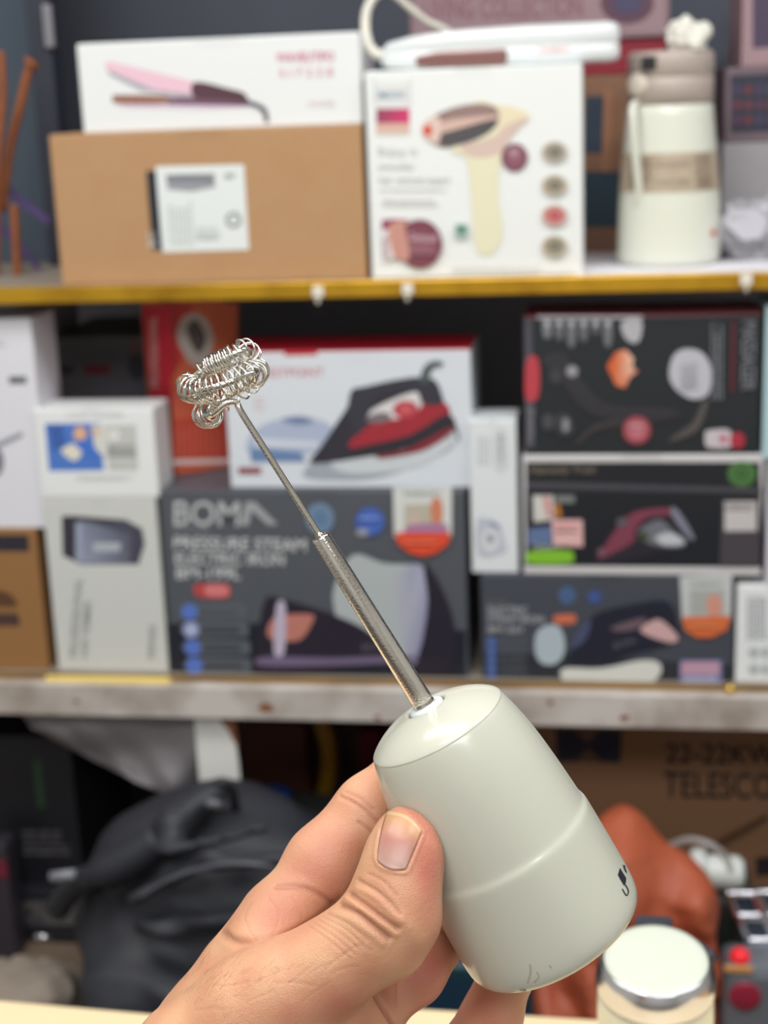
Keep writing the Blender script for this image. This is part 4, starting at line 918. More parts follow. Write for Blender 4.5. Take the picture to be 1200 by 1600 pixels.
# machine with chrome framed keys at the lower right
Ym = 1.50
zm1 = PY(1165, 1514, Ym).z; xm0 = PY(1128, 1540, Ym).x; xm1 = xm0 + 0.2
mc = empty('key_machine', (xm0 + 0.1, Ym + 0.08, ZP), 'grey machine with a red badge, cut off by the lower right corner', 'machine')
box('housing', xm0, xm1, Ym, Ym + 0.06, ZP, zm1, mat('machine_grey', (120, 126, 134), 0.35, 0.3), mc, 0.012)
c_ = PY(1164, 1556, Ym); v, f = lathe((c_.x, Ym, c_.z), (0, -1, 0), [(0, 0), (0, 0.017), (0.002, 0.017), (0.003, 0.015), (0.003, 0)], 32); tag(mesh('badge', v, f, mat('crimson_badge', (150, 40, 62), 0.35), mc, True, True), 'dark red round badge')
c_ = PY(1156, 1495, Ym + 0.02); v, f = lathe((c_.x, Ym + 0.02, zm1 - 0.001), (0, 0, 1), [(0, 0), (0, 0.011), (0.008, 0.010), (0.012, 0.006), (0.013, 0)], 24)
tag(mesh('indicator_dome', v, f, mat('red_lamp', (226, 40, 50), 0.3, emis=((230, 20, 34), 0.35)), mc, True, True), 'glowing red indicator dome')
box('amber_strip', c_.x - 0.018, c_.x + 0.012, Ym - 0.002, Ym + 0.004, zm1 - 0.004, zm1 + 0.002, mat('amber_strip', (206, 150, 90), 0.3), mc, 0.001)
# leaning ladder of three chrome key frames
kp = empty('key_ladder', (PY(1190, 1450, 1.58).x, 1.585, ZP), 'slanted row of dark keys in chrome frames at the right edge', 'key panel')
M_chr = mat('chrome', (226, 226, 232), 0.16, 1.0)
M_key = mat('dark_key', (52, 62, 74), 0.25)
def keycell(cx, cy):
    Y = 1.56
    u = (PY(cx + 40, cy, Y) - PY(cx, cy, Y)); dn = (PY(cx + 14, cy + 34, Y) - PY(cx, cy, Y)); o_ = PY(cx, cy, Y)
    loop = [o_, o_ + u, o_ + u + dn, o_ + dn, o_, o_ + u * 0.5]
    pts = cr([tuple(o_ + u * 0.08), tuple(o_ + u * 0.92), tuple(o_ + u + dn * .1), tuple(o_ + u + dn * 0.9), tuple(o_ + u * 0.92 + dn), tuple(o_ + u * 0.08 + dn), tuple(o_ + dn * 0.9), tuple(o_ + dn * 0.1)], 4, True)
    v, f = tube(pts + [pts[0], pts[1]], 0.0042, 8, False); mesh('key_frame', v, f, M_chr, kp, True)
    t = Vector((0, 0.004, 0)); q = [o_ + u * .08 + dn * .08, o_ + u * .92 + dn * .08, o_ + u * .92 + dn * .92, o_ + u * .08 + dn * .92]
    V = q + [p + t for p in q]; mesh('key', V, [(3, 2, 1, 0), (4, 5, 6, 7), (0, 1, 5, 4), (1, 2, 6, 5), (2, 3, 7, 6), (3, 0, 4, 7)], M_key, kp, fix=True)
for k in range(3):
    for j in range(2): keycell(1138 + 17 * k + 46 * j, 1396 + 38 * k - 2 * j)
v, f = boxv(PY(1150, 1450, 1.59).x, PY(1150, 1450, 1.59).x + 0.12, 1.575, 1.60, ZP, PY(1180, 1400, 1.58).z); mesh('back_plate', v, f, mat('ladder_back', (64, 62, 60), 0.5), kp)

# ================================================================ COUNTER AND SECOND DEVICE
ZC = 0.86
M_ctr = mat('cream_laminate', (240, 218, 176), 0.45, noise_scale=5, noise_amt=0.15, col2=(226, 200, 158))
def slab(name, label, e0, e1, near):
    A, B = PZ(*e0, ZC), PZ(*e1, ZC); V = []
    if e0[0] > 0: A.x = near[0]
    for p in (Vector((near[0], near[1], ZC)), Vector((near[2], near[1], ZC)), B, A): V.append(p)
    V = [p - Vector((0, 0, 0.02)) for p in V] + V
    ce = empty(name, (0.5 * (A.x + B.x), 0.6, 0), label, 'counter')
    o = bevel(mesh('counter_top', V, [(0, 3, 2, 1), (4, 5, 6, 7), (0, 1, 5, 4), (1, 2, 6, 5), (2, 3, 7, 6), (3, 0, 4, 7)], M_ctr, ce), 0.002)
    y1 = min(A.y, B.y) - 0.03
    box('counter_base', min(A.x, near[0]) + 0.02, max(B.x, near[2]) - 0.02, near[1] + 0.03, y1, 0, ZC - 0.02, M_kraft, ce)
e0 = PZ(-500, 1518, ZC); 
k0 = PZ(430, 1600, ZC).x
slab('shop_counter', 'cream counter edge at the lower left, below the backpack', (-500, 1518), (430, 1600), (-0.6, 0.40, k0 - 0.001))
slab('shop_counter', 'cream counter edge below the frother, right of the fingers', (436, 1562), (1500, 1626), (k0 + 0.001, 0.40, 0.8))

# the second, standing frother head: white top, chrome bevel ring, cream body
dtop = 0.80
tc_ = PD(1025, 1498, dtop)
lean = Vector((0, -0.16, 1)).normalized()
kk = dtop / F
jar = empty('frother_base', (tc_.x, tc_.y, ZC), 'upright ivory appliance with chrome ring and white top, on the counter at right', 'appliance')
M_ivp = mat('ivory_plastic', (230, 228, 206), 0.3, coat=0.3)
org = tc_ + lean * 0.001
hgt = (tc_.z - ZC) - 0.004
v, f = lathe(tc_, -lean, [(-0.0018, 0), (-0.0015, 78 * kk * 0.5), (-0.0004, 78 * kk * 0.9), (0, 80 * kk), (0.001, 81 * kk), (0.004, 81 * kk), (0.004, 0)], 64); tag(mesh('top_disc', v, f, mat('white_top', (212, 216, 202), 0.3, coat=0.2), jar, True, True), 'white top disc')
v, f = lathe(tc_, -lean, [(0.001, 79 * kk), (0.0, 81.5 * kk), (0.0008, 83.5 * kk), (0.0045, 89 * kk), (0.0095, 92.5 * kk), (0.0145, 94 * kk), (0.0175, 93 * kk), (0.0185, 85 * kk)], 64); tag(mesh('chrome_ring', v, f, M_chr, jar, True, True), 'chrome bevel ring')
v, f = lathe(tc_, -lean, [(0.0185, 0), (0.0185, 90 * kk), (0.022, 91 * kk), (0.035, 92 * kk), (0.06, 88 * kk), (hgt, 80 * kk), (hgt, 0)], 64)
v = [Vector((p.x, p.y, max(p.z, ZC + 0.0005))) for p in v]; mesh('body', v, f, M_ivp, jar, True, True)
v, f = tube([tuple(tc_ + lean * -0.006 + Vector((92 * kk * math.cos(t), 92 * kk * math.sin(t), 0)) + lean * (-0.16 * 0)) for t in [R(20 + 8 * i) for i in range(16)]], 0.004, 8); tag(mesh('rear_gasket', v, f, mat('dark_rubber', (52, 54, 62), 0.5), jar, True), 'dark rubber band behind the ring')
rr = tc_ + Vector((0.0, 95 * kk, 0)) - lean * 0.006
box('rear_tab', rr.x - 0.010, rr.x + 0.010, rr.y - 0.004, rr.y + 0.012, rr.z - 0.012, rr.z + 0.006, mat('tab_dark', (52, 56, 66), 0.4), jar, 0.002)

# ================================================================ THE MILK FROTHER
A = PD(665, 1103, 0.470)                    # centre of the domed top
B = PD(870, 1462, 0.4835)                   # centre of the base
ax = (B - A).normalized()
fro = empty('milk_frother', tuple(A + ax * 0.087), 'ivory handheld milk frother with a steel rod and coiled spring whisk, held in the hand', 'milk frother')
M_body = mat('pearl_ivory_plastic', (196, 196, 182), 0.26, coat=0.3, spec=0.5, noise_scale=0)
nt = M_body.node_tree; b_ = nt.nodes['Principled BSDF']; b_.inputs['Coat Roughness'].default_value = 0.08
mm = 0.001
prof = [(0.6, 6.2), (0.0, 6.6), (0.15, 8), (1.1, 12), (2.9, 16.5), (5.0, 20.0), (6.5, 21.8), (6.9, 22.15), (7.2, 22.3), (7.35, 22.2), (7.6, 22.3), (8.2, 22.6),
        (14, 24.3), (21.8, 25.8), (28, 26.6), (34, 27.25), (40, 27.8), (46, 28.25), (47.6, 28.4), (48.6, 28.62), (49.4, 29.0), (50.4, 29.28), (52, 29.38), (62, 29.7), (70, 29.9), (77, 30.0), (82, 29.8), (84.4, 29.1), (86, 27.6), (86.8, 25.4), (87, 24), (87, 0)]
v, f = lathe(A, ax, [(s * mm, r * mm) for s, r in prof], 128, ref=ROT @ Vector((1, 0, 0)))
body = mesh('frother_body', v, f, M_body, fro, True, True)
# soften the shading ridge at the shoulder only a little
sm_ = body.modifiers.new('sub', 'SUBSURF'); sm_.levels = 1; sm_.render_levels = 1
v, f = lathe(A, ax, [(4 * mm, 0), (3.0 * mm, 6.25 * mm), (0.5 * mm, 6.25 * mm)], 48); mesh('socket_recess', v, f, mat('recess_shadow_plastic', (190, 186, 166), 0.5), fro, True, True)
v, f = lathe(A, ax, [(2.5 * mm, 5.6 * mm), (0.2 * mm, 5.6 * mm), (-0.4 * mm, 5.0 * mm), (-0.7 * mm, 3.7 * mm), (0.5 * mm, 3.1 * mm), (2.5 * mm, 3.1 * mm)], 48); tag(mesh('rod_collar', v, f, mat('milky_collar', (222, 230, 232), 0.2, coat=0.5), fro, True, True), 'milky white collar around the rod')
M_steel = mat('brushed_steel', (230, 225, 219), 0.15, 1.0, bump=0.10, bump_scale=1500)
M_wire = mat('bright_wire', (222, 219, 212), 0.16, 1.0)
S1 = PD(500, 838, 0.4605)                   # upper end of the sleeve
T1 = PD(372, 636, 0.4535)                   # bend of the rod
sa = (A + ax * 0.002); sd = (S1 - sa); Ls = sd.length
v, f = lathe(sa, sd, [(-0.001, 0), (-0.001, 3.3 * mm), (0.003, 3.5 * mm), (0.0035, 3.3 * mm), (0.004, 3.4 * mm), (Ls * 0.5, 3.12 * mm), (Ls - 0.0006, 2.9 * mm), (Ls, 2.75 * mm), (Ls, 2.2 * mm), (Ls - 0.004, 2.15 * mm), (Ls - 0.004, 0)], 48); mesh('sleeve', v, f, M_steel, fro, True, True)
v, f = lathe(S1 + (A - S1).normalized() * 0.004, (S1 - A), [(0, 0), (0, 1.5 * mm), (0.0045, 1.5 * mm), (0.0055, 0.95 * mm), (0.0055, 0)], 32); mesh('rod_bushing', v, f, mat('bushing_steel', (170, 164, 156), 0.3, 1.0), fro, True, True)
n_ax = (T1 - S1).normalized()               # towards the whisk tip
# rod with its sideways bend
cx = ROT @ Vector((1, 0, 0)); cz = ROT @ Vector((0, 0, -1)); cy = ROT @ Vector((0, 1, 0))
e1 = (cx - n_ax * cx.dot(n_ax)).normalized(); e2 = n_ax.cross(e1).normalized()     # e1 to the image right, e2 roughly towards the viewer or away
if e2.dot(cz) > 0: e2 = -e2                 # e2 towards the viewer
ctr = PD(352, 597, 0.4535)
Rr = 10.2 * mm
HK = [(333, 646, 0.0), (325, 649, 2.5), (320, 646, 6.0), (330, 636, 9.0), (360, 618, 10.0), (390, 600, 7.5), (401, 582, 1.5), (392, 584, -4.0), (352, 600, -7.5), (315, 610, -6.0), (297, 609, -1.5), (298, 598, 1.5), (307, 586, 1.0), (323, 575, -1.0), (352, 561, -3.0), (374, 550, -3.5), (386, 547, -2.0), (389, 554, 0.0)]
HP = [PD(x, y, 0.4532 + z * mm) for x, y, z in HK]
HS = cr([tuple(p) for p in HP], 16)
def hoop(t):
    q = (t - 0.03) / 1.57 * (len(HS) - 1); k = min(int(q), len(HS) - 2); return Vector(HS[k]).lerp(Vector(HS[k + 1]), q - k)
hp_ = [hoop(0.03 + i * (1.60 - 0.03) / 220) for i in range(221)]
c0 = hp_[0]
_unused = [tuple(S1 - n_ax * 0.002), tuple(S1.lerp(T1, 0.5)), tuple(T1 - n_ax * 0.0035), tuple(T1 - n_ax * 0.0008)]
rod = [S1 - n_ax * 0.002, S1.lerp(T1, 0.5), PD(380, 649, 0.4536), PD(371, 632, 0.4534), PD(363, 628, 0.453), PD(350, 632, 0.4526), PD(340, 640, 0.4528), c0]
v, f = tube(cr([tuple(p) for p in rod], 8), 1.0 * mm, 16); mesh('rod', v, f, M_steel, fro, True)
v, f = tube([tuple(p) for p in hp_], 1.05 * mm, 12); mesh('whisk_hoop', v, f, M_wire, fro, True)
# the coil spring threaded on the hoop
L_ = 0; cum = [0]
for a, b in zip(hp_, hp_[1:]): L_ += (b - a).length; cum.append(L_)
pb = PD(308, 585, 0.4542); kb = min(range(140, 221), key=lambda q: (hp_[q] - pb).length); fb = cum[kb] / cum[-1]     # where the hoop shows bare
def pitch(t):                               # mm of hoop per coil turn, by fraction of the hoop
    return float(np.interp(t, [0, .08, .16, .28, .36, .45, .55, fb - .07, fb - .03, fb, fb + .035, fb + .05, fb + .13, fb + .15, .94, 1.0], [1.3, 1.8, 3.4, 3.4, 2.2, 1.9, 1.6, 1.2, 1.3, 4.5, 4.0, .8, .8, 1.6, 1.6, 1.1]))
def crad(t):
    return float(np.interp(t, [0, .1, .3, .4, fb - .03, fb, fb + .05, fb + .13, fb + .18, 1.0], [3.8, 3.7, 3.0, 3.7, 3.5, 1.5, 2.7, 2.8, 3.2, 3.4])) * mm
coil = []; ph = 0.0; s = 0.0
i = 0; Nn = (hp_[1] - hp_[0]).normalized().orthogonal().normalized(); prevT = (hp_[1] - hp_[0]).normalized()
while s < L_:
    while i < 219 and cum[i + 1] < s: i += 1
    k = (s - cum[i]) / (cum[i + 1] - cum[i]); p = hp_[i].lerp(hp_[i + 1], k); T = (hp_[i + 1] - hp_[i]).normalized()
    t = s / L_
    T = (hp_[min(i + 2, 220)] - hp_[max(i - 1, 0)]).normalized(); Nn = prevT.rotation_difference(T) @ Nn; Nn = (Nn - T * Nn.dot(T)).normalized(); prevT = T; Bn = T.cross(Nn)
    wob = 0.2 * mm * math.sin(ph * 0.37)
    coil.append(p + (Nn * math.cos(ph) + Bn * math.sin(ph)) * (crad(t) + wob) + n_ax * wob)
    ph += 2 * math.pi / 22; s += pitch(t) * mm / 22
v, f = tube([tuple(p) for p in coil], 0.32 * mm, 8); mesh('spring_coil', v, f, M_wire, fro, True)
print('coil turns', ph / 6.283, 'hoop length', L_)

# printed marks on the body: project on the real surface
dg = bpy.context.evaluated_depsgraph_get()
def bvh_of(o):
    me = o.data; off = wloc(o); return BVHTree.FromPolygons([tuple(v.co + off) for v in me.vertices], [tuple(p.vertices) for p in me.polygons])
bvb = bvh_of(body)
def decal(name, polys, col, parent, bvh, label=None, off=0.00012):
    V, Fc = [], []
    for pl in polys:
        k = len(V); ok = []
        for x, y in pl:
            h = bvh.ray_cast(CAM, ray(x, y).normalized())
            if h[0] is None: h = bvh.find_nearest(PD(x, y, 0.48))
            V.append(h[0] + h[1] * off * (1 if h[1].dot(ray(x, y)) < 0 else -1)); ok.append(len(V) - 1)
        Fc.append(tuple(ok))
    return tag(mesh(name, V, Fc, mat(name, col, 0.4), parent), label)
def strokes(pts, wd):                       # thick polyline as quads
    P_ = [np.array(p) for p in cr(pts, 6)]; out = []
    L2, R2 = [], []
    for i in range(len(P_)):
        t = P_[min(i + 1, len(P_) - 1)] - P_[max(i - 1, 0)]; t = t / np.linalg.norm(t); nrm = np.array([-t[1], t[0]]) * wd / 2
        L2.append(tuple(P_[i] + nrm)); R2.append(tuple(P_[i] - nrm))
    return [(L2[i], L2[i + 1], R2[i + 1], R2[i]) for i in range(len(P_) - 1)]
pol = [[(968.4, 1356), (972, 1361), (974.6, 1383), (966, 1370)], [(972, 1361), (977, 1370), (978, 1376), (974.6, 1383)]]
pol = [[(968.2, 1356), (973, 1364), (970, 1376), (965, 1367)], [(973, 1364), (978, 1372), (977.5, 1379), (975, 1384), (970, 1376)]]
pol += strokes([(976.5, 1382), (980, 1388), (981.5, 1394), (979, 1399), (976, 1396), (972, 1389)], 1.7)
pol += [[(972.5, 1350), (974.5, 1353), (976.5, 1361), (974.5, 1358)], [(974, 1353), (976, 1351.5), (977, 1356), (975.5, 1358)], [(975, 1358), (977, 1357), (979.5, 1364), (977.2, 1363)]]
decal('brand_mark', pol, (34, 38, 48), fro, bvb, 'small black printed mark')
sm = [strokes([(742, 1536), (752, 1530), (760, 1520)], 1.0), strokes([(824, 1536), (829, 1520), (828, 1506)], 2.2), strokes([(834, 1535), (842, 1526), (838, 1518)], 1.6), strokes([(812, 1546), (822, 1549)], 3.0), strokes([(858, 1508), (862, 1512)], 2.0)]
decal('smudge', [q for s_ in sm[1:] for q in s_], (170, 164, 148), fro, bvb)

# ================================================================ THE HAND
def K(px, py, d): return ((px - 600) / F * d, -(py - 800) / F * d, -d)      # camera-frame metres
fd = Field((-0.150, -0.365, -0.560), (0.085, -0.070, -0.385), 0.001)
def chain(pts, k=0.003):
    for (a, ra), (b, rb_) in zip(pts, pts[1:]): fd.cone(K(*a), ra * mm, K(*b), rb_ * mm, k)
# forearm, wrist and palm bulk
fore = (-0.120, -0.345, -0.415)
wr = K(215, 1790, 0.470)
fd.cone(wr, 23 * mm, fore, 27 * mm, 0.012); fd.cone(K(260, 1770, 0.492), 19 * mm, (fore[0] + 0.02, fore[1], fore[2] - 0.012), 23 * mm, 0.012)
fd.cone(K(352, 1610, 0.481), 20 * mm, wr, 22 * mm, 0.010)
base = {'i': K(447, 1442, 0.488), 'm': K(520, 1560, 0.492), 'r': K(560, 1690, 0.489), 'p': K(585, 1800, 0.482)}
fd.cone(base['i'], 11.2 * mm, K(352, 1610, 0.483), 18 * mm, 0.008)
fd.cone(base['m'], 12.5 * mm, K(330, 1690, 0.485), 17 * mm, 0.010)
fd.cone(base['r'], 12.5 * mm, K(300, 1750, 0.485), 18 * mm, 0.010)
fd.cone(base['p'], 11.5 * mm, K(280, 1790, 0.480), 18 * mm, 0.010)
# fingers
chain([((449, 1434, 0.488), 12.0), ((508, 1350, 0.492), 12.5), ((577, 1264, 0.496), 10.7), ((640, 1205, 0.506), 9.8), ((700, 1190, 0.512), 9.0), ((745, 1195, 0.512), 8.0)], 0.004)
chain([((525, 1575, 0.488), 11.5), ((640, 1517, 0.488), 11.0), ((703, 1436, 0.505), 10.2), ((775, 1400, 0.518), 9.4), ((835, 1390, 0.520), 8.4)], 0.004)
chain([((560, 1700, 0.487), 11.2), ((715, 1668, 0.497), 10.6), ((768, 1590, 0.514), 9.8), ((795, 1510, 0.520), 9.0), ((830, 1470, 0.522), 8.2)], 0.004)
chain([((590, 1810, 0.480), 10.2), ((705, 1790, 0.488), 9.0), ((745, 1730, 0.500), 8.4), ((760, 1680, 0.508), 7.6)], 0.004)
# thumb: metacarpal mound, proximal, knuckle, distal
chain([((300, 1660, 0.463), 19.0), ((395, 1580, 0.459), 16.2), ((455, 1545, 0.456), 14.5), ((525, 1503, 0.453), 12.8), ((585, 1462, 0.451), 12.6), ((612, 1425, 0.451), 12.2), ((624, 1375, 0.453), 11.2), ((634, 1328, 0.455), 10.1), ((638, 1309, 0.457), 9.0)], 0.006)
fd.cone(K(616, 1470, 0.452), 9.0 * mm, K(640, 1440, 0.452), 8.0 * mm, 0.006)      # outer knuckle
fd.cone(K(430, 1600, 0.462), 15 * mm, K(540, 1560, 0.470), 11 * mm, 0.010)       # flesh below the thumb
fd.cone(K(470, 1640, 0.470), 16 * mm, K(565, 1600, 0.478), 12 * mm, 0.010)
fd.cone(K(428, 1440, 0.487), 10.5 * mm, K(385, 1512, 0.484), 13.0 * mm, 0.008)
fd.cone(K(408, 1476, 0.478), 10.0 * mm, K(450, 1425, 0.482), 9.5 * mm, 0.006)     # pad between thumb and index
# press against the frother body: cut its volume out, as flesh flattens on it
inv = ROT.transposed()
Ac = np.array(inv @ (A - CAM)); axc = np.array(inv @ ax)
sl, X, Yg, Z = fd.block(fd.lo, fd.lo + fd.n * fd.h)
Lx, Ly, Lz = X - Ac[0], Yg - Ac[1], Z - Ac[2]
s_ = Lx * axc[0] + Ly * axc[1] + Lz * axc[2]
rad_ = np.sqrt(np.maximum(Lx ** 2 + Ly ** 2 + Lz ** 2 - s_ ** 2, 0))
rb_s = np.interp(s_.ravel() / mm, [p[0] for p in prof[1:-2]], [p[1] for p in prof[1:-2]]).reshape(s_.shape) * mm
db = np.maximum(rad_ - rb_s, np.maximum(-s_, s_ - 0.087)) - 0.0002
fd.f = np.maximum(fd.f, -db.astype(np.float32))
V, Q = fd.mesh()
me = bpy.data.meshes.new('tmp'); me.from_pydata(V.tolist(), [], Q.tolist()); me.update()
bm = bmesh.new(); bm.from_mesh(me); bmesh.ops.recalc_face_normals(bm, faces=bm.faces)
for _ in range(3): bmesh.ops.smooth_vert(bm, verts=bm.verts, factor=0.5, use_axis_x=True, use_axis_y=True, use_axis_z=True)
bm.to_mesh(me); bm.free()
to = bpy.data.objects.new('tmp', me); C.objects.link(to); to.modifiers.new('s', 'SUBSURF').levels = 1
bpy.context.view_layer.update()
me2 = bpy.data.meshes.new_from_object(to.evaluated_get(bpy.context.evaluated_depsgraph_get())); bpy.data.objects.remove(to)
n = len(me2.vertices); co = np.zeros(n * 3); me2.vertices.foreach_get('co', co); co = co.reshape(-1, 3)
nr = np.zeros(n * 3); me2.vertices.foreach_get('normal', nr); nr = nr.reshape(-1, 3)
pxy = np.stack([600 + F * co[:, 0] / -co[:, 2], 800 - F * co[:, 1] / -co[:, 2]], 1); dep = -co[:, 2]
vd = -co / np.linalg.norm(co, axis=1)[:, None]; facing = np.clip((nr * vd).sum(1), 0, 1)
def pdist(pts):                             # distance in pixels to a smooth polyline
    P_ = np.array(cr(pts, 5)); best = np.full(n, 1e9)
    for a, b in zip(P_, P_[1:]):
        d = b - a; t = np.clip(((pxy - a) @ d) / max(d @ d, 1e-9), 0, 1); best = np.minimum(best, np.linalg.norm(pxy - a - t[:, None] * d, axis=1))
    return best
dz = np.zeros(n); crease_shade = np.zeros(n)
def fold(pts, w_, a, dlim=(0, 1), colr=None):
    global dz, crease_shade
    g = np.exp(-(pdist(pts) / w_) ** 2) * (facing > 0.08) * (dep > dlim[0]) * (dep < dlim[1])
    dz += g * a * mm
    if a < 0: crease_shade += g * (min(1, -a * 1.4) if colr is None else colr)
NEAR = (0, 0.4615)
# thumb knuckle wrinkles
fold([(548, 1397), (575, 1417), (600, 1436), (622, 1450)], 4.0, -0.75, NEAR)
fold([(533, 1414), (560, 1428), (585, 1448), (608, 1466)], 4.0, -0.85, NEAR)
fold([(541, 1404), (570, 1424), (600, 1446), (618, 1460)], 5.0, 0.45, NEAR)
fold([(558, 1388), (585, 1402), (610, 1424), (626, 1440)], 5.0, 0.35, NEAR)
fold([(560, 1375), (590, 1393), (612, 1412), (625, 1428)], 3.0, -0.40, NEAR)
fold([(575, 1365), (600, 1378), (620, 1400)], 2.5, -0.22, NEAR)
fold([(520, 1425), (545, 1436), (575, 1456), (598, 1476)], 5.0, 0.30, NEAR)
for k_ in range(5):
    o_ = 7 * k_; fold([(512 - o_, 1428 + o_ * .7), (545 - o_, 1444 + o_), (575 - o_, 1470 + o_)], 1.8, -0.16, NEAR)
fold([(535, 1492), (560, 1478), (580, 1485)], 1.8, -0.12, NEAR)
fold([(624, 1436), (640, 1452), (652, 1470)], 14, 0.5, NEAR)
# nail bed: sink and fold around it
nail = [(604, 1270), (590, 1340), (600, 1350), (632, 1357), (640, 1345), (657, 1302), (640, 1280), (620, 1268)]
fold([(592, 1300), (586, 1335), (592, 1352), (612, 1361), (634, 1363), (643, 1350), (660, 1308)], 3.5, 0.38, NEAR)
fold([(606, 1262), (624, 1262), (645, 1278), (662, 1300)], 4.0, 0.30, NEAR)
# palm and finger creases
FAR = (0.462, 0.60)
ANY = (0, 1)
fold([(348, 1458), (370, 1472), (410, 1472), (455, 1460), (500, 1436), (530, 1408)], 7.0, -1.2, (0.4665, 0.6), 0.6)
fold([(432, 1385), (460, 1385), (485, 1391), (505, 1402), (528, 1418)], 4.5, -0.7, (0.466, 0.6), 0.5)
fold([(392, 1412), (382, 1430), (388, 1452), (400, 1468)], 1.8, -0.12, ANY); fold([(420, 1405), (434, 1425), (432, 1450), (424, 1466)], 1.8, -0.12, ANY)
fold([(360, 1440), (354, 1450), (358, 1462)], 1.8, -0.12, ANY); fold([(456, 1402), (470, 1420), (472, 1436)], 1.8, -0.1, (0.464, 0.6))
fold([(532, 1244), (552, 1254), (572, 1268), (590, 1286)], 3.5, -0.38, (0.466, 0.6), 0.5); fold([(540, 1238), (562, 1248), (584, 1266)], 2.8, -0.22, (0.466, 0.6))
fold([(560, 1285), (585, 1305), (600, 1330)], 3, -0.3, (0.466, 0.6))
fold([(577, 1528), (584, 1550), (600, 1578), (618, 1606)], 3.5, -1.0, (0.462, 0.6), 0.9); fold([(662, 1428), (680, 1446), (702, 1462)], 4, -0.5, (0.466, 0.6), 0.5); fold([(640, 1500), (622, 1530), (620, 1570)], 3, -0.25, (0.466, .6))
fold([(672, 1420), (690, 1440), (708, 1452)], 2.4, -0.4, (0.466, 0.6))
for k_ in range(14):                         # fine wrist and mound lines
    x_ = 300 + 17 * k_ + random.uniform(-6, 6); y_ = 1545 + random.uniform(-45, 40); L2 = random.uniform(25, 60); a_ = random.uniform(-0.9, 0.1)
    fold([(x_, y_), (x_ + L2 * .5 * math.cos(a_), y_ + L2 * .5 * math.sin(a_) + random.uniform(-4, 4)), (x_ + L2 * math.cos(a_), y_ + L2 * math.sin(a_))], 1.6, -0.12, NEAR)
co2 = co + nr * dz[:, None]
# blood and tan: warm base, pinker tips, pads and knuckle; shade painted into the folds
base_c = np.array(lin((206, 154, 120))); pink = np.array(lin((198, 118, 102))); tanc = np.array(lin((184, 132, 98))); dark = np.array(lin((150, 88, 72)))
colr = np.repeat(base_c[None], n, 0)
def blob(cx_, cy_, rx_, ry_, col_, amt, dl=(0, 1)):
    global colr
    g = np.exp(-(((pxy[:, 0] - cx_) / rx_) ** 2 + ((pxy[:, 1] - cy_) / ry_) ** 2)) * amt * (dep > dl[0]) * (dep < dl[1])
    colr = colr * (1 - g[:, None]) + col_ * g[:, None]
blob(668, 1350, 26, 95, pink, 0.85, NEAR); blob(640, 1275, 40, 18, pink, 0.5, NEAR); blob(585, 1430, 45, 40, tanc, 0.8, NEAR); blob(590, 1372, 30, 25, tanc, 0.7, NEAR)
blob(640, 1490, 30, 22, pink, 0.35, NEAR); blob(430, 1430, 50, 40, pink, 0.45, ANY); blob(540, 1570, 60, 40, pink, 0.5, ANY); blob(510, 1340, 80, 90, pink, 0.45, (0.468, .6)); blob(670, 1520, 70, 100, pink, 0.8, (0.468, .6)); blob(470, 1590, 60, 26, pink, 0.35, NEAR)
blob(770, 1580, 40, 50, pink, 0.6, (0.47, .6)); blob(330, 1530, 60, 60, tanc, 0.3, ANY)
rn = np.array([noise.noise(Vector(p) * 110) for p in co2[:, :3]]) * 0.2
colr = colr * (1 + rn[:, None] * np.array([0.4, 1.0, 1.0])); cc_ = np.clip(crease_shade, 0, 1)[:, None] * 0.55; colr = colr * (1 - cc_) + dark * cc_
Mrot = np.array(ROT)
wv = co2 @ Mrot.T + np.array(CAM)
faces = [tuple(p.vertices) for p in me2.polygons]
M_skin = bpy.data.materials.new('skin'); M_skin.use_nodes = True; nt = M_skin.node_tree; b_ = nt.nodes['Principled BSDF']
va = nt.nodes.new('ShaderNodeVertexColor'); va.layer_name = 'skin_tone'; nt.links.new(va.outputs[0], b_.inputs['Base Color'])
b_.inputs['Roughness'].default_value = 0.48; b_.inputs['Subsurface Weight'].default_value = 0.22; b_.inputs['Subsurface Radius'].default_value = (1, .35, .2); b_.inputs['Subsurface Scale'].default_value = 0.004
tcn = nt.nodes.new('ShaderNodeTexCoord'); vo = nt.nodes.new('ShaderNodeTexVoronoi'); vo.inputs['Scale'].default_value = 1500; vo.feature = 'DISTANCE_TO_EDGE'
no = nt.nodes.new('ShaderNodeTexNoise'); no.inputs['Scale'].default_value = 500; no.inputs['Detail'].default_value = 6
nt.links.new(tcn.outputs['Object'], vo.inputs['Vector']); nt.links.new(tcn.outputs['Object'], no.inputs['Vector'])
ad = nt.nodes.new('ShaderNodeMath'); ad.operation = 'ADD'; nt.links.new(vo.outputs[0], ad.inputs[0]); nt.links.new(no.outputs[0], ad.inputs[1])
bu = nt.nodes.new('ShaderNodeBump'); bu.inputs['Strength'].default_value = 0.4; bu.inputs['Distance'].default_value = 0.0004; nt.links.new(ad.outputs[0], bu.inputs['Height']); nt.links.new(bu.outputs[0], b_.inputs['Normal'])
hand = mesh('hand', wv, faces, M_skin, None, True)
tag(hand, 'left hand of a person gripping the frother, thumb in front and fingers behind', 'person')
ca = hand.data.color_attributes.new('skin_tone', 'FLOAT_COLOR', 'POINT'); ca.data.foreach_set('color', np.concatenate([colr, np.ones((n, 1))], 1).ravel())
bvh = BVHTree.FromPolygons([tuple(p) for p in wv], faces)
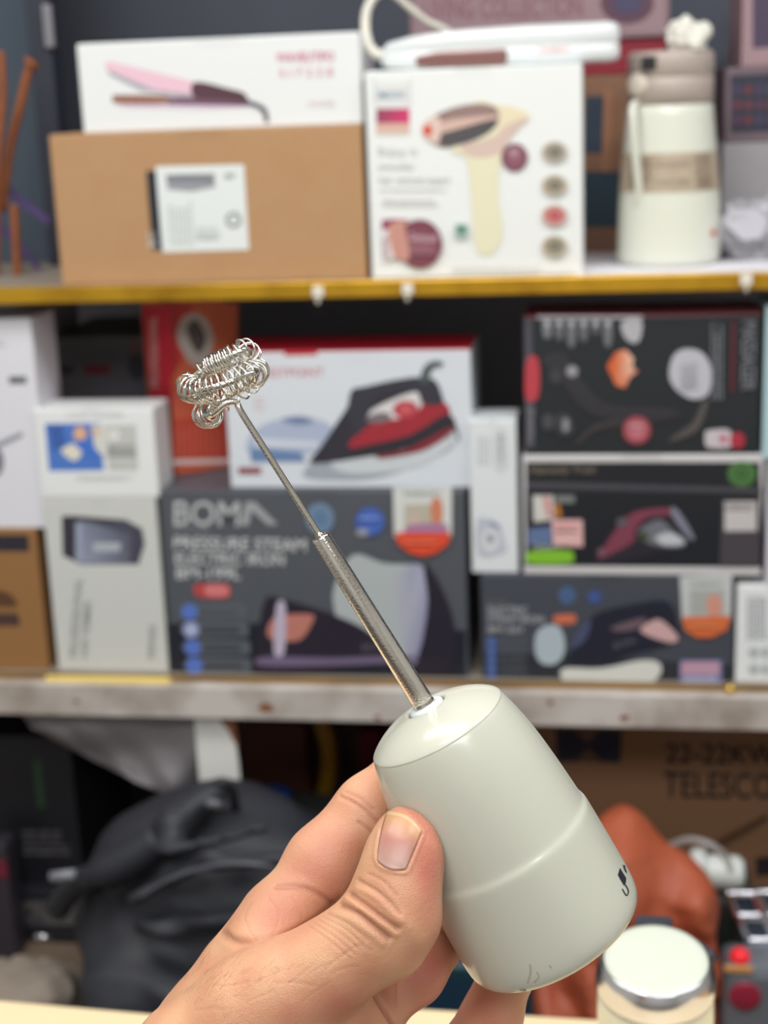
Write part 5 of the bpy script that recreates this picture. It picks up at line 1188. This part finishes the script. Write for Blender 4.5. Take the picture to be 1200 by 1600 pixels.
# thumbnail: a curved plate seated on the nail bed
gu, gv = 18, 22
c00, c10, c01, c11 = np.array((605, 1268)), np.array((659, 1299)), np.array((590, 1345)), np.array((634, 1358))
V = []
for j in range(gv + 1):
    for i in range(gu + 1):
        u, v_ = i / gu, j / gv
        top = c00 * (1 - u) + c10 * u + np.array((4, -9)) * math.sin(math.pi * u); bot = c01 * (1 - u) + c11 * u + np.array((-2, 7)) * math.sin(math.pi * u)
        le = np.array((-3, 0)) * math.sin(math.pi * v_); p = top * (1 - v_) + bot * v_ + le * (1 - u)
        h = bvh.ray_cast(CAM, ray(*p).normalized()); edge = min(u, 1 - u, (1 - v_) * 1.2) * 2
        lift = 0.00008 + 0.0004 * min(1, edge * 2.2) ** 0.6 * (1 - 0.3 * v_)
        V.append(h[0] - ray(*p).normalized() * lift)
Fc = [(j * (gu + 1) + i, j * (gu + 1) + i + 1, (j + 1) * (gu + 1) + i + 1, (j + 1) * (gu + 1) + i) for j in range(gv) for i in range(gu)]
no_ = mesh('thumbnail', V, Fc, print_mat('nail_plate', 0.36), hand, True)
kc = []
for j in range(gv + 1):
    for i in range(gu + 1):
        v_ = j / gv; u = i / gu; a_, b2 = np.array(lin((190, 142, 102))), np.array(lin((178, 124, 112))); c2 = np.array(lin((180, 142, 130)))
        t = min(1, max(0, (v_ - 0.12) / 0.35)); q = a_ * (1 - t) + b2 * t; t = min(1, max(0, (v_ - .5) / .4)); q = q * (1 - t) + c2 * t
        if v_ < 0.06: q = np.array(lin((206, 172, 132)))
        kc += list(q) + [1.0]
ca = no_.data.color_attributes.new('ink', 'FLOAT_COLOR', 'POINT'); ca.data.foreach_set('color', kc)
tag(no_, 'pinkish thumbnail with a yellowish tip')
no_.modifiers.new('t', 'SOLIDIFY').thickness = 0.0003
# fine dark hairs on the wrist and mound
parts = []
for _ in range(90):
    px_, py_ = random.gauss(320, 26), random.gauss(1535, 28)
    if random.random() < 0.3: px_, py_ = random.gauss(400, 40), random.gauss(1515, 14)
    h = bvh.ray_cast(CAM, ray(px_, py_).normalized())
    if h[0] is None or h[0].z < 1.0: continue
    nn = h[1] if h[1].dot(ray(px_, py_)) < 0 else -h[1]
    a_ = random.gauss(-0.7, 0.35); dd = (cx * math.cos(a_) - cy * math.sin(a_)); dd = (dd - nn * dd.dot(nn)).normalized(); l_ = random.uniform(0.0012, 0.003)
    parts.append(tube([tuple(h[0]), tuple(h[0] + dd * l_ * .5 + nn * 0.0004), tuple(h[0] + dd * l_ + nn * 0.0003)], 0.00002, 3))
v, f = join(parts); tag(mesh('arm_hair', v, f, mat('fine_hair', (90, 62, 48), 0.5), hand), 'fine dark hairs', kind='stuff')
bpy.data.meshes.remove(me2)
